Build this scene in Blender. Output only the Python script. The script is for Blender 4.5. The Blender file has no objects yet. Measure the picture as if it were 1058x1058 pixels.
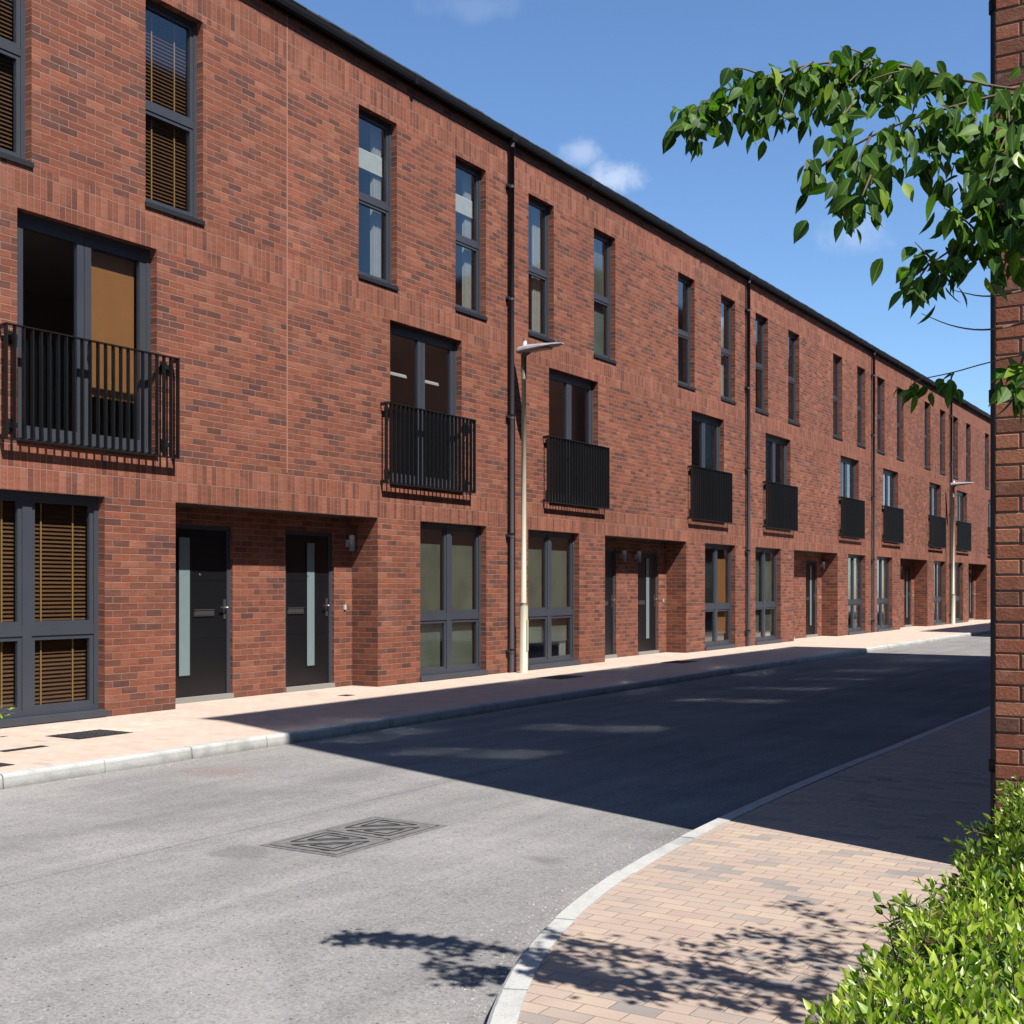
import bpy, math, random
import numpy as np
from mathutils import Vector, Matrix
random.seed(7); rng = np.random.default_rng(11)
S = bpy.context.scene
COL = S.collection
R = math.radians

# ------------------------------------------------------------------ camera
TH = R(32.0); SN, CS = math.sin(TH), math.cos(TH)
F = 1270.0; CAMX = 10.515; CAMZ = 1.3665; HZ = 607.0
cam = bpy.data.cameras.new('camera'); co = bpy.data.objects.new('camera', cam); COL.objects.link(co)
cam.sensor_fit = 'HORIZONTAL'; cam.sensor_width = 36; cam.lens = F/1058*36
cam.shift_y = (HZ-529)/1058; cam.clip_start = 0.05; cam.clip_end = 4000
co.location = (CAMX, 0, CAMZ); co.rotation_euler = (R(90), 0, TH)
S.camera = co

def at(px, py, zc):
    """world point seen in direction (px,py) at depth zc"""
    xc = (px-529)*zc/F
    return Vector((CAMX - SN*zc + CS*xc, CS*zc + SN*xc, CAMZ + (HZ-py)*zc/F))

# ------------------------------------------------------------------ sun + sky
ELEV = R(54.5); AZ = 0.36
hn = math.hypot(1, AZ)
sun_dir = Vector((-1/hn*math.cos(ELEV), AZ/hn*math.cos(ELEV), -math.sin(ELEV)))
sl = bpy.data.lights.new('sun', 'SUN'); sl.energy = 5.0; sl.angle = R(0.5); sl.color = (1.0, 0.955, 0.89)
so = bpy.data.objects.new('sun', sl); COL.objects.link(so)
so.rotation_euler = sun_dir.to_track_quat('-Z', 'Y').to_euler(); so.location = (20, -8, 30)
W = bpy.data.worlds.new('World'); S.world = W; W.use_nodes = True

# ------------------------------------------------------------------ node helper
class NT:
    def __init__(s, tree): s.t = tree; s.n = tree.nodes; s.l = tree.links
    def put(s, sock, v):
        if isinstance(v, bpy.types.NodeSocket): s.l.new(v, sock)
        elif v is not None: sock.default_value = v
    def node(s, typ, ins=None, **props):
        n = s.n.new(typ)
        for k, v in props.items(): setattr(n, k, v)
        for k, v in (ins or {}).items(): s.put(n.inputs[k], v)
        return n
    def m(s, op, a, b=None, c=None, clamp=False):
        n = s.n.new('ShaderNodeMath'); n.operation = op; n.use_clamp = clamp
        s.put(n.inputs[0], a)
        if b is not None: s.put(n.inputs[1], b)
        if c is not None: s.put(n.inputs[2], c)
        return n.outputs[0]
    def mix(s, f, a, b, typ='MIX'):
        n = s.n.new('ShaderNodeMix'); n.data_type = 'RGBA'; n.blend_type = typ
        s.put(n.inputs[0], f); s.put(n.inputs[6], a); s.put(n.inputs[7], b)
        return n.outputs[2]
    def mixf(s, f, a, b):
        n = s.n.new('ShaderNodeMix'); s.put(n.inputs[0], f); s.put(n.inputs[2], a); s.put(n.inputs[3], b)
        return n.outputs[0]
    def ramp(s, f, stops, interp='LINEAR'):
        n = s.n.new('ShaderNodeValToRGB'); r = n.color_ramp; r.interpolation = interp
        while len(r.elements) < len(stops): r.elements.new(0.5)
        for e, (p, c) in zip(r.elements, stops): e.position = p; e.color = c if len(c) == 4 else (*c, 1)
        s.put(n.inputs[0], f); return n.outputs[0]
    def noise(s, vec, scale, detail=3, rough=0.55, dim='3D'):
        n = s.n.new('ShaderNodeTexNoise'); n.noise_dimensions = dim
        if vec is not None: s.put(n.inputs['Vector'], vec)
        n.inputs['Scale'].default_value = scale; n.inputs['Detail'].default_value = detail; n.inputs['Roughness'].default_value = rough
        return n.outputs['Fac']
    def mapr(s, v, a, b, c=0., d=1., smooth=False):
        n = s.n.new('ShaderNodeMapRange'); n.clamp = True
        if smooth: n.interpolation_type = 'SMOOTHSTEP'
        s.put(n.inputs[0], v)
        for i, x in enumerate((a, b, c, d)): s.put(n.inputs[1+i], x)
        return n.outputs[0]
    def comb(s, x, y, z=0.):
        n = s.n.new('ShaderNodeCombineXYZ'); s.put(n.inputs[0], x); s.put(n.inputs[1], y); s.put(n.inputs[2], z); return n.outputs[0]
    def sep(s, v):
        n = s.n.new('ShaderNodeSeparateXYZ'); s.put(n.inputs[0], v); return n.outputs
    def bump(s, h, dist, strength=1.0):
        n = s.n.new('ShaderNodeBump'); n.inputs['Distance'].default_value = dist; n.inputs['Strength'].default_value = strength
        s.put(n.inputs['Height'], h); return n.outputs[0]

def srgb(r, g, b):
    f = lambda c: (c/255/12.92) if c/255 <= .04045 else ((c/255+.055)/1.055)**2.4
    return (f(r), f(g), f(b), 1)

def material(name):
    m = bpy.data.materials.new(name); m.use_nodes = True; m.node_tree.nodes.clear()
    t = NT(m.node_tree); o = t.node('ShaderNodeOutputMaterial')
    return m, t, o.inputs['Surface']

def principled(name, color, rough=.5, metal=0., spec=.5, vary=0., scale=8., bump=0.):
    m, t, out = material(name)
    c = color; nrm = None
    if vary or bump:
        tc = t.node('ShaderNodeTexCoord').outputs['Object']
        nz = t.noise(tc, scale, 5, .6)
        if vary: c = t.mix(t.mapr(nz, .3, .7), tuple(x*(1-vary) for x in color[:3])+(1,), tuple(min(1, x*(1+vary)) for x in color[:3])+(1,))
        if bump: nrm = t.bump(t.noise(tc, scale*6, 4, .6), bump)
    p = t.node('ShaderNodeBsdfPrincipled', {'Base Color': c, 'Roughness': rough, 'Metallic': metal, 'Specular IOR Level': spec, 'Normal': nrm})
    t.l.new(p.outputs[0], out); return m

# ------------------------------------------------------------------ sky shader
def build_world():
    t = NT(W.node_tree); t.n.clear()
    sky = t.node('ShaderNodeTexSky'); sky.sky_type = 'NISHITA'; sky.sun_disc = False
    sky.sun_elevation = ELEV; sky.sun_rotation = math.atan2(-sun_dir.x, -sun_dir.y)
    sky.altitude = 50; sky.air_density = 1.0; sky.dust_density = 0.25; sky.ozone_density = 2.2
    d = t.node('ShaderNodeTexCoord').outputs['Generated']
    c = sky.outputs[0]
    cloud = None
    # small fair weather clouds, each a soft clump somewhere in the sky
    for (px, py, r, sx, amt, seed) in ((633, 186, .018, 1.6, .38, 1.), (600, 158, .016, 1.4, .26, 4.), (880, 240, .020, 1.6, .16, 7.), (490, 6, .016, 3.2, .07, 11.), (1150, 200, .06, 2, .2, 9.), (250, 150, .06, 2, .6, 14.)):
        v = (at(px, py, 1.0) - co.location).normalized()
        rt = Vector((CS, SN, 0)); up = v.cross(rt).normalized()*-1
        up = rt.cross(v).normalized()
        dx = t.node('ShaderNodeVectorMath', {0: d, 1: tuple(rt)}, operation='DOT_PRODUCT').outputs['Value']
        dy = t.node('ShaderNodeVectorMath', {0: d, 1: tuple(up)}, operation='DOT_PRODUCT').outputs['Value']
        a = t.m('DIVIDE', t.m('SUBTRACT', dx, v.dot(rt)), r*sx); b = t.m('DIVIDE', t.m('SUBTRACT', dy, v.dot(up)), r)
        rad = t.m('SQRT', t.m('ADD', t.m('MULTIPLY', a, a), t.m('MULTIPLY', b, b)))
        front = t.node('ShaderNodeVectorMath', {0: d, 1: tuple(v)}, operation='DOT_PRODUCT').outputs['Value']
        nz = t.noise(t.node('ShaderNodeVectorMath', {0: d, 1: (seed, seed*2, 0)}, operation='ADD').outputs[0], 38, 5, .6)
        msk = t.m('MULTIPLY', t.mapr(t.m('ADD', rad, t.m('MULTIPLY', t.m('SUBTRACT', nz, .5), 1.7)), 0.95, 0.05, 0, amt, True), t.mapr(front, .5, .8))
        cloud = msk if cloud is None else t.m('MAXIMUM', cloud, msk)
    c = t.mix(1.0, c, (.765, .94, 1.115, 1), 'MULTIPLY')
    c = t.mix(cloud, c, (7.6, 7.8, 8.2, 1))
    bg = t.node('ShaderNodeBackground', {'Color': c, 'Strength': SKY})
    o = t.node('ShaderNodeOutputWorld'); t.l.new(bg.outputs[0], o.inputs[0])
SKY = 0.066
build_world()

# ------------------------------------------------------------------ materials
COURSE, BRICK = .075, .225
def brick_material(name, bands=(), tone=1.0, coords='UV', mortar=tuple(x*.36 for x in srgb(194, 150, 132)[:3])+(1,), dark=.5):
    m, t, out = material(name)
    if coords == 'UV': uv = t.node('ShaderNodeUVMap').outputs[0]
    u, v, _ = t.sep(uv)
    rnd = t.node('ShaderNodeObjectInfo').outputs['Random']
    wob = t.noise(t.comb(u, v, t.m('MULTIPLY', rnd, 50.)), 26, 2, .5)
    u2 = t.m('ADD', u, t.m('MULTIPLY', t.m('SUBTRACT', wob, .5), .008))
    v2 = t.m('ADD', v, t.m('MULTIPLY', t.m('SUBTRACT', wob, .5), .005))
    row = t.m('FLOOR', t.m('DIVIDE', v2, COURSE))
    par = t.m('MODULO', t.m('ADD', row, 400.), 2.)
    bu = t.m('ADD', t.m('DIVIDE', u2, BRICK), t.m('MULTIPLY', par, .5)); bv = t.m('DIVIDE', v2, COURSE)
    msk = None
    for a, b in bands:
        k = t.m('MULTIPLY', t.m('GREATER_THAN', v2, a), t.m('LESS_THAN', v2, b))
        msk = k if msk is None else t.m('MAXIMUM', msk, k)
    wl, hl = BRICK, COURSE
    if msk is not None:
        bu = t.mixf(msk, bu, t.m('DIVIDE', u2, COURSE))
        bv = t.mixf(msk, bv, t.m('DIVIDE', t.m('SUBTRACT', v2, bands[0][0]), BRICK))
        wl = t.mixf(msk, BRICK, COURSE); hl = t.mixf(msk, COURSE, BRICK)
    fu = t.m('FRACT', bu); fv = t.m('FRACT', bv)
    du = t.m('MULTIPLY', t.m('MINIMUM', fu, t.m('SUBTRACT', 1., fu)), wl)
    dv = t.m('MULTIPLY', t.m('MINIMUM', fv, t.m('SUBTRACT', 1., fv)), hl)
    dist = t.m('MINIMUM', du, dv)
    face = t.mapr(dist, .0035, .0065, 0, 1, True)
    wn = t.node('ShaderNodeTexWhiteNoise', {'Vector': t.comb(t.m('FLOOR', bu), t.m('FLOOR', bv), t.m('MULTIPLY', rnd, 97.))}, noise_dimensions='3D')
    r1 = wn.outputs['Value']; rc = t.node('ShaderNodeSeparateColor', {0: wn.outputs['Color']}).outputs
    big = t.noise(t.comb(u, v, t.m('MULTIPLY', rnd, 31.)), .9, 3, .6)
    fine = t.noise(t.comb(u, v, 3.), 60, 4, .65)
    sel = t.m('ADD', r1, t.m('MULTIPLY', t.m('SUBTRACT', big, .5), .35))
    K = .405
    q = lambda r, g, b: tuple(x*K for x in srgb(r, g, b)[:3])
    clump = t.mapr(t.noise(t.comb(u, t.m('MULTIPLY', v, 1.8), t.m('MULTIPLY', rnd, 11.)), 2.6, 2, .5), .5, .75, 0., .30)
    sel = t.m('SUBTRACT', sel, clump)
    col = t.ramp(sel, [(0., q(116, 76, 68)), (.10, q(134, 83, 68)), (.28, q(152, 91, 70)), (.52, q(168, 95, 70)), (.78, q(178, 104, 75)), (1., q(190, 122, 95))])
    if msk is not None:
        col = t.mix(msk, col, t.ramp(sel, [(0., q(136, 84, 70)), (.18, q(164, 96, 72)), (.5, q(178, 104, 77)), (1., q(194, 124, 98))]))
    col = t.mix(t.mapr(fine, .3, .75, 0., .45), col, (*q(104, 62, 54), 1)); speck = t.noise(t.comb(u, v, 7.), 140, 3, .7); col = t.mix(t.mapr(speck, .55, .75, 0., .5), col, (*q(84, 54, 50), 1)); col = t.mix(t.mapr(speck, .42, .28, 0., .45), col, (*q(214, 150, 120), 1))
    drag = t.noise(t.comb(t.m('MULTIPLY', u, 7.), t.m('MULTIPLY', v, 42.), t.m('MULTIPLY', rnd, 5.)), 1., 3, .6)
    dg = t.mapr(drag, .3, .7, .80, 1.16); col = t.mix(1.0, col, t.comb(dg, dg, dg), 'MULTIPLY')
    brick_tone = t.mapr(rc[1], 0, 1, .86*tone, 1.1*tone)  # random brightness of each brick
    col = t.mix(1.0, col, t.comb(brick_tone, brick_tone, brick_tone), 'MULTIPLY')
    mort = t.mix(t.noise(t.comb(u, v, 0.), 9, 4), mortar, tuple(x*.72 for x in mortar[:3])+(1,))
    # pale lime bloom and grime running over courses
    bloom = t.mapr(t.noise(t.comb(u, t.m('MULTIPLY', v, 1.6), t.m('ADD', 9., t.m('MULTIPLY', rnd, 20.))), 1.7, 5, .62), .56, .8, 0, .20)
    col = t.mix(face, mort, col); col = t.mix(bloom, col, (*q(205, 172, 156), 1))
    runs = t.mapr(t.noise(t.comb(t.m('MULTIPLY', u, 3.2), t.m('MULTIPLY', v, .35), t.m('MULTIPLY', rnd, 17.)), 1.3, 4, .62), .54, .78, 0., .30)
    col = t.mix(runs, col, (*q(124, 84, 72), 1))
    damp = t.mapr(t.m('ADD', v, t.m('MULTIPLY', t.noise(t.comb(u, v, 1.), 3, 3), .35)), .10, .42, .28, 0.)
    col = t.mix(damp, col, (*q(126, 92, 80), 1))
    wash = t.mapr(t.noise(t.comb(u, v, t.m('MULTIPLY', rnd, 7.)), .55, 4, .6), .3, .7, .86, 1.12); col = t.mix(1.0, col, t.comb(wash, wash, wash), 'MULTIPLY')
    h = t.m('ADD', t.m('MULTIPLY', face, 1.), t.m('ADD', t.m('MULTIPLY', fine, .35), t.m('MULTIPLY', rc[2], .25)))
    p = t.node('ShaderNodeBsdfPrincipled', {'Base Color': col, 'Roughness': t.mapr(fine, 0, 1, .75, .95), 'Specular IOR Level': .25, 'Normal': t.bump(h, .006, .8)})
    t.l.new(p.outputs[0], out); return m

BANDS = ((2.325, 2.775), (5.10, 5.55), (7.875, 8.325))
M_BRICK = brick_material('red facing brick', BANDS)
M_BRICK2 = brick_material('red brick plain bond', (), .92)

def asphalt():
    m, t, out = material('road asphalt')
    g = t.node('ShaderNodeNewGeometry').outputs['Position']
    x, y, z = t.sep(g)
    fine = t.noise(g, 170, 3, .75); grit = t.node('ShaderNodeTexVoronoi', {'Vector': g, 'Scale': 120.}).outputs['Color']
    gr = t.node('ShaderNodeSeparateColor', {0: grit}).outputs[0]
    big = t.noise(g, .55, 5, .6); mid = t.noise(g, 4.5, 5, .65)
    streak = t.noise(t.comb(t.m('MULTIPLY', x, 2.2), t.m('MULTIPLY', y, .22), 0.), 1.6, 4, .6)
    v = t.m('ADD', t.m('MULTIPLY', fine, .26), t.m('ADD', t.m('MULTIPLY', gr, .16), t.m('ADD', t.m('MULTIPLY', big, .40), t.m('ADD', t.m('MULTIPLY', streak, .38), t.m('MULTIPLY', mid, .20)))))
    col = t.ramp(v, [(.40, (.068, .065, .067)), (.66, (.127, .122, .121)), (.90, (.195, .188, .183))])
    # pale worn dust by the kerbs, rusty worn disc
    edge = t.m('MAXIMUM', t.mapr(t.m('ADD', x, t.m('MULTIPLY', mid, .35)), 3.25, 2.85, 0, .35), 0.)
    col = t.mix(edge, col, (.19, .178, .16, 1))
    dx = t.m('SUBTRACT', x, 3.35); dy = t.m('SUBTRACT', y, 7.05)
    rr = t.m('SQRT', t.m('ADD', t.m('MULTIPLY', dx, dx), t.m('MULTIPLY', dy, dy)))
    col = t.mix(t.mapr(t.m('ADD', rr, t.m('MULTIPLY', t.m('SUBTRACT', t.noise(g, 9, 4), .5), .5)), .42, .1, 0, .42, True), col, (.13, .088, .078, 1))
    ddx = t.m('SUBTRACT', x, 8.12); ddy = t.m('MULTIPLY', t.m('SUBTRACT', y, 2.75), .55)
    rd2 = t.m('SQRT', t.m('ADD', t.m('MULTIPLY', ddx, ddx), t.m('MULTIPLY', ddy, ddy)))
    col = t.mix(t.m('MULTIPLY', t.mapr(rd2, .42, .12, 0, 1., True), t.mapr(t.noise(g, 55, 4, .7), .45, .6, .1, .85)), col, (.30, .27, .22, 1))
    dark_streak = t.mapr(t.m('ADD', t.m('ABSOLUTE', t.m('SUBTRACT', t.m('ADD', x, t.m('MULTIPLY', y, .9)), 10.5)), t.m('MULTIPLY', t.noise(g, 2.2, 4, .6), .5)), .42, .22, 0, .22, True)  # darker diagonal streak on the road near the camera
    col = t.mix(t.m('MULTIPLY', dark_streak, t.mapr(y, 4.2, 3.6, 0, 1)), col, (.05, .05, .055, 1))
    chip = t.node('ShaderNodeTexVoronoi', {'Vector': g, 'Scale': 34.})
    cr = t.node('ShaderNodeSeparateColor', {0: chip.outputs['Color']}).outputs
    col = t.mix(t.m('MULTIPLY', t.m('LESS_THAN', chip.outputs['Distance'], .16), t.m('GREATER_THAN', cr[0], .80)), col, (.23, .22, .21, 1))
    col = t.mix(t.m('MULTIPLY', t.m('LESS_THAN', chip.outputs['Distance'], .2), t.m('GREATER_THAN', cr[1], .90)), col, (.045, .043, .045, 1))
    agg = t.node('ShaderNodeTexVoronoi', {'Vector': g, 'Scale': 75.})
    ar = t.node('ShaderNodeSeparateColor', {0: agg.outputs['Color']}).outputs[0]
    col = t.mix(t.m('MULTIPLY', t.mapr(agg.outputs['Distance'], .5, .25), t.mapr(ar, .35, 1., 0., .42)), col, (.215, .207, .200, 1))
    col = t.mix(t.mapr(ar, .25, .0, 0., .35), col, (.055, .053, .055, 1))
    for tx_ in (4.25, 5.85):
        col = t.mix(t.mapr(t.m('ABSOLUTE', t.m('SUBTRACT', t.m('ADD', x, t.m('MULTIPLY', mid, .3)), tx_+.15)), .42, .1, 0, .16, True), col, (.082, .080, .084, 1))
    seam = t.m('ABSOLUTE', t.m('SUBTRACT', t.m('ADD', x, t.m('MULTIPLY', t.noise(g, 3, 3), .05)), 5.22))
    col = t.mix(t.mapr(seam, .018, .006, 0, .30), col, (.045, .044, .046, 1))
    # oil spots
    spot = t.mapr(t.noise(g, 1.3, 2, .4), .70, .76, 0, .35, True)
    col = t.mix(spot, col, (.045, .045, .047, 1))
    h = t.m('ADD', fine, t.m('MULTIPLY', gr, .6))
    d = t.node('ShaderNodeBsdfDiffuse', {'Color': col, 'Roughness': .6, 'Normal': t.bump(h, .006, .55)})
    t.l.new(d.outputs[0], out); return m
M_ROAD = asphalt()

def paver(name, cols, L=.165, H=.0825, joint=srgb(150, 128, 112), herring=False):
    m, t, out = material(name)
    g = t.node('ShaderNodeNewGeometry').outputs['Position']
    x, y, z = t.sep(g)
    wob = t.noise(g, 20, 2)
    ux = t.m('ADD', x, t.m('MULTIPLY', t.m('SUBTRACT', wob, .5), .006)); vy = t.m('ADD', y, t.m('MULTIPLY', t.m('SUBTRACT', wob, .5), .006))
    row = t.m('FLOOR', t.m('DIVIDE', vy, H)); par = t.m('MODULO', t.m('ADD', row, 1000.), 2.)
    bu = t.m('ADD', t.m('DIVIDE', ux, L), t.m('MULTIPLY', par, .5)); bv = t.m('DIVIDE', vy, H)
    fu = t.m('FRACT', bu); fv = t.m('FRACT', bv)
    dist = t.m('MINIMUM', t.m('MULTIPLY', t.m('MINIMUM', fu, t.m('SUBTRACT', 1., fu)), L), t.m('MULTIPLY', t.m('MINIMUM', fv, t.m('SUBTRACT', 1., fv)), H))
    face = t.mapr(dist, .0008, .0035, 0, 1, True)
    wn = t.node('ShaderNodeTexWhiteNoise', {'Vector': t.comb(t.m('FLOOR', bu), t.m('FLOOR', bv), 1.)}, noise_dimensions='3D')
    r = t.m('ADD', t.m('ADD', t.m('MULTIPLY', wn.outputs['Value'], .72), .14), t.m('MULTIPLY', t.m('SUBTRACT', t.noise(g, 1.4, 3), .5), 1.1))
    col = t.ramp(r, cols)
    fine = t.noise(g, 130, 4, .7); dirt = t.noise(g, 2.2, 5, .62)
    col = t.mix(t.mapr(fine, .3, .8, 0, .32), col, tuple(c*.55 for c in cols[0][1][:3])+(1,))
    col = t.mix(t.mapr(dirt, .5, .8, 0, .30), col, srgb(118, 104, 95))
    col = t.mix(face, joint, col)
    h = t.m('ADD', face, t.m('ADD', t.m('MULTIPLY', fine, .35), t.m('MULTIPLY', wn.outputs['Value'], .3)))
    p = t.node('ShaderNodeBsdfPrincipled', {'Base Color': col, 'Roughness': .88, 'Specular IOR Level': .2, 'Normal': t.bump(h, .004, .7)})
    t.l.new(p.outputs[0], out); return m
M_PAVE_R = paver('buff and pink block paving', [(0., srgb(110, 105, 103)), (.16, srgb(124, 116, 110)), (.32, srgb(143, 128, 116)), (.55, srgb(141, 124, 113)), (.8, srgb(149, 134, 118)), (1., srgb(139, 120, 111))], joint=srgb(112, 101, 91))
M_PAVE_L = paver('pale pink block paving', [(0., srgb(146, 131, 123)), (.3, srgb(163, 146, 132)), (.6, srgb(167, 150, 138)), (1., srgb(161, 140, 128))], joint=srgb(140, 126, 114))
def kerb_mat():
    m, t, out = material('pale kerb stone')
    g = t.node('ShaderNodeNewGeometry').outputs['Position']; x, y, z = t.sep(g)
    n1 = t.noise(g, 6, 5, .65); n2 = t.noise(g, 90, 3, .7); n3 = t.noise(g, 1.1, 3, .5)
    c = t.ramp(t.m('ADD', t.m('MULTIPLY', n1, .6), t.m('MULTIPLY', n3, .4)), [(.3, srgb(118, 118, 116)), (.5, srgb(146, 146, 143)), (.72, srgb(156, 155, 150))])
    c = t.mix(t.mapr(n2, .5, .75, 0, .35), c, srgb(104, 103, 100))
    c = t.mix(t.mapr(t.m('ADD', z, t.m('MULTIPLY', n1, .05)), -.02, -.075, 0, .7), c, srgb(88, 86, 82))
    p = t.node('ShaderNodeBsdfPrincipled', {'Base Color': c, 'Roughness': .88, 'Specular IOR Level': .2, 'Normal': t.bump(t.m('ADD', n1, n2), .004)})
    t.l.new(p.outputs[0], out); return m
M_KERB = kerb_mat()
M_EARTH = principled('dry ground', srgb(120, 110, 92), .95, vary=.3, scale=.6)
M_SOIL = principled('planting soil', srgb(66, 52, 42), .95, vary=.3, scale=9., bump=.01)
M_FRAME = principled('anthracite frame', srgb(47, 50, 57), .42, vary=.06, scale=3.)
M_SILL = principled('dark sill', srgb(24, 25, 29), .5)
M_BLACK = principled('black powder coat', srgb(12, 12, 14), .45, vary=.1)
M_DOOR = principled('black door', srgb(11, 12, 15), .36, vary=.08, scale=2.)
M_GUT = principled('black gutter', srgb(6, 6, 8), .6, spec=.2)
M_ROOF = principled('dark slate', srgb(42, 43, 47), .7, vary=.2)
M_PIPE = principled('grey brown drainpipe', srgb(42, 38, 42), .7, spec=.2, vary=.08)
M_STEEL = principled('satin steel', srgb(120, 120, 118), .38, metal=.9)
M_FROST = principled('frosted glass', srgb(92, 106, 108), .35, vary=.05)
M_WALL = principled('room wall paint', srgb(112, 108, 102), .9)
M_CEIL = principled('room ceiling paint', srgb(150, 148, 144), .9)
M_FLOOR = principled('room floor wood', srgb(74, 54, 38), .6)
M_CURT_BAR = principled('pale curtain and light bar', srgb(150, 148, 144), .9, vary=.08)  # also colours the strips that imitate ceiling lights
M_REFL_BLIND = principled('blind in reflection green', srgb(66, 69, 58), .9, vary=.35, scale=1.6)  # added blind; its grey-green imitates greenery reflected in the panes
M_POST = principled('cream lamp post paint', srgb(142, 138, 120), .5, vary=.06, scale=3.)
M_POST2 = principled('weathered spigot', srgb(66, 60, 40), .6)
M_LANT = principled('pale grey lantern', srgb(128, 128, 132), .4)
M_LENS = principled('lamp lens', srgb(120, 122, 124), .2)
M_IRON = principled('cast iron cover', srgb(32, 32, 34), .6, vary=.25, scale=14., bump=.003)
M_IRON2 = principled('worn road cover', srgb(88, 87, 87), .62, vary=.3, scale=20., bump=.003)
M_IRON3 = principled('cover groove', srgb(22, 22, 22), .8)
M_PLASTIC = principled('white plastic', srgb(150, 150, 147), .4)
M_SEAL = principled('pale sealant', srgb(126, 92, 80), .8)
M_BARK = principled('bark', srgb(88, 76, 64), .9, vary=.35, scale=20., bump=.006)
M_TWIG = principled('twig bark', srgb(74, 62, 46), .85, vary=.3, scale=30.)
M_THRESH = principled('door threshold', srgb(112, 110, 106), .5)

def wood_blind():
    m, t, out = material('wooden venetian slats')
    g = t.node('ShaderNodeTexCoord').outputs['Object']
    n = t.noise(t.node('ShaderNodeVectorMath', {0: g, 1: (1, 1.2, 60)}, operation='MULTIPLY').outputs[0], 2.2, 3)
    c = t.ramp(n, [(.3, srgb(58, 36, 15)), (.7, srgb(88, 54, 22))])
    p = t.node('ShaderNodeBsdfPrincipled', {'Base Color': c, 'Roughness': .5}); t.l.new(p.outputs[0], out); return m
M_SLAT = wood_blind()
M_TAPE = principled('blind tape', srgb(128, 96, 52), .8)
M_ROLL = principled('brown roller blind', srgb(122, 76, 32), .8, vary=.08)

def glass_mat():
    m, t, out = material('window glass')
    g = t.node('ShaderNodeTexCoord').outputs['Object']
    nz = t.noise(g, 1.1, 2, .4)
    b = t.bump(nz, .003, .10)
    bf = t.node('ShaderNodeNewGeometry').outputs['Backfacing']
    fr = t.node('ShaderNodeFresnel', {'IOR': t.mixf(bf, 1.52, 1/1.52)}).outputs[0]
    f = t.m('MINIMUM', t.m('MULTIPLY', fr, 2.0), 1.)
    gl = t.node('ShaderNodeBsdfGlossy', {'Color': (.95, .98, 1, 1), 'Roughness': 0.06, 'Normal': b}); 
    tr = t.node('ShaderNodeBsdfTransparent', {'Color': (.80, .84, .82, 1)})
    mx = t.node('ShaderNodeMixShader', {0: f, 1: tr.outputs[0], 2: gl.outputs[0]}); t.l.new(mx.outputs[0], out); return m
M_GLASS = glass_mat()

def leaf_mat(name, stops, trans=.45, gloss=.12, rough=.4, tcol=(.55, .85, .12)):
    m, t, out = material(name)
    a = t.node('ShaderNodeAttribute', attribute_name='rnd').outputs['Fac']
    c = t.ramp(a, stops)
    g = t.node('ShaderNodeNewGeometry')
    uv = t.node('ShaderNodeUVMap').outputs[0]; u, v, _ = t.sep(uv)
    rib = t.mapr(t.m('ABSOLUTE', u), 0., .06, .4, 0.)
    c = t.mix(rib, c, tuple(min(1, x*1.7) for x in stops[-1][1][:3])+(1,))
    d = t.node('ShaderNodeBsdfDiffuse', {'Color': c})
    tl = t.node('ShaderNodeBsdfTranslucent', {'Color': t.mix(1., c, (*[x*2.0 for x in tcol], 1), 'MULTIPLY')})
    mx = t.node('ShaderNodeMixShader', {0: trans, 1: d.outputs[0], 2: tl.outputs[0]})
    gl = t.node('ShaderNodeBsdfGlossy', {'Color': (.9, .95, .9, 1), 'Roughness': rough})
    lw = t.node('ShaderNodeLayerWeight', {'Blend': .25}).outputs['Fresnel']
    mx2 = t.node('ShaderNodeMixShader', {0: t.m('ADD', gloss*.5, t.m('MULTIPLY', lw, gloss*2)), 1: mx.outputs[0], 2: gl.outputs[0]})
    t.l.new(mx2.outputs[0], out); return m
M_LEAF = leaf_mat('tree leaf', [(0., (.010, .028, .006)), (.4, (.028, .066, .010)), (.75, (.060, .115, .015)), (1., (.13, .19, .017))], .36, .018, .5)
M_HEDGE = leaf_mat('hedge leaf', [(0., (.075, .050, .014)), (.03, (.015, .040, .007)), (.35, (.058, .112, .010)), (.7, (.150, .215, .014)), (1., (.26, .31, .030))], .34, .06, .42)

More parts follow.
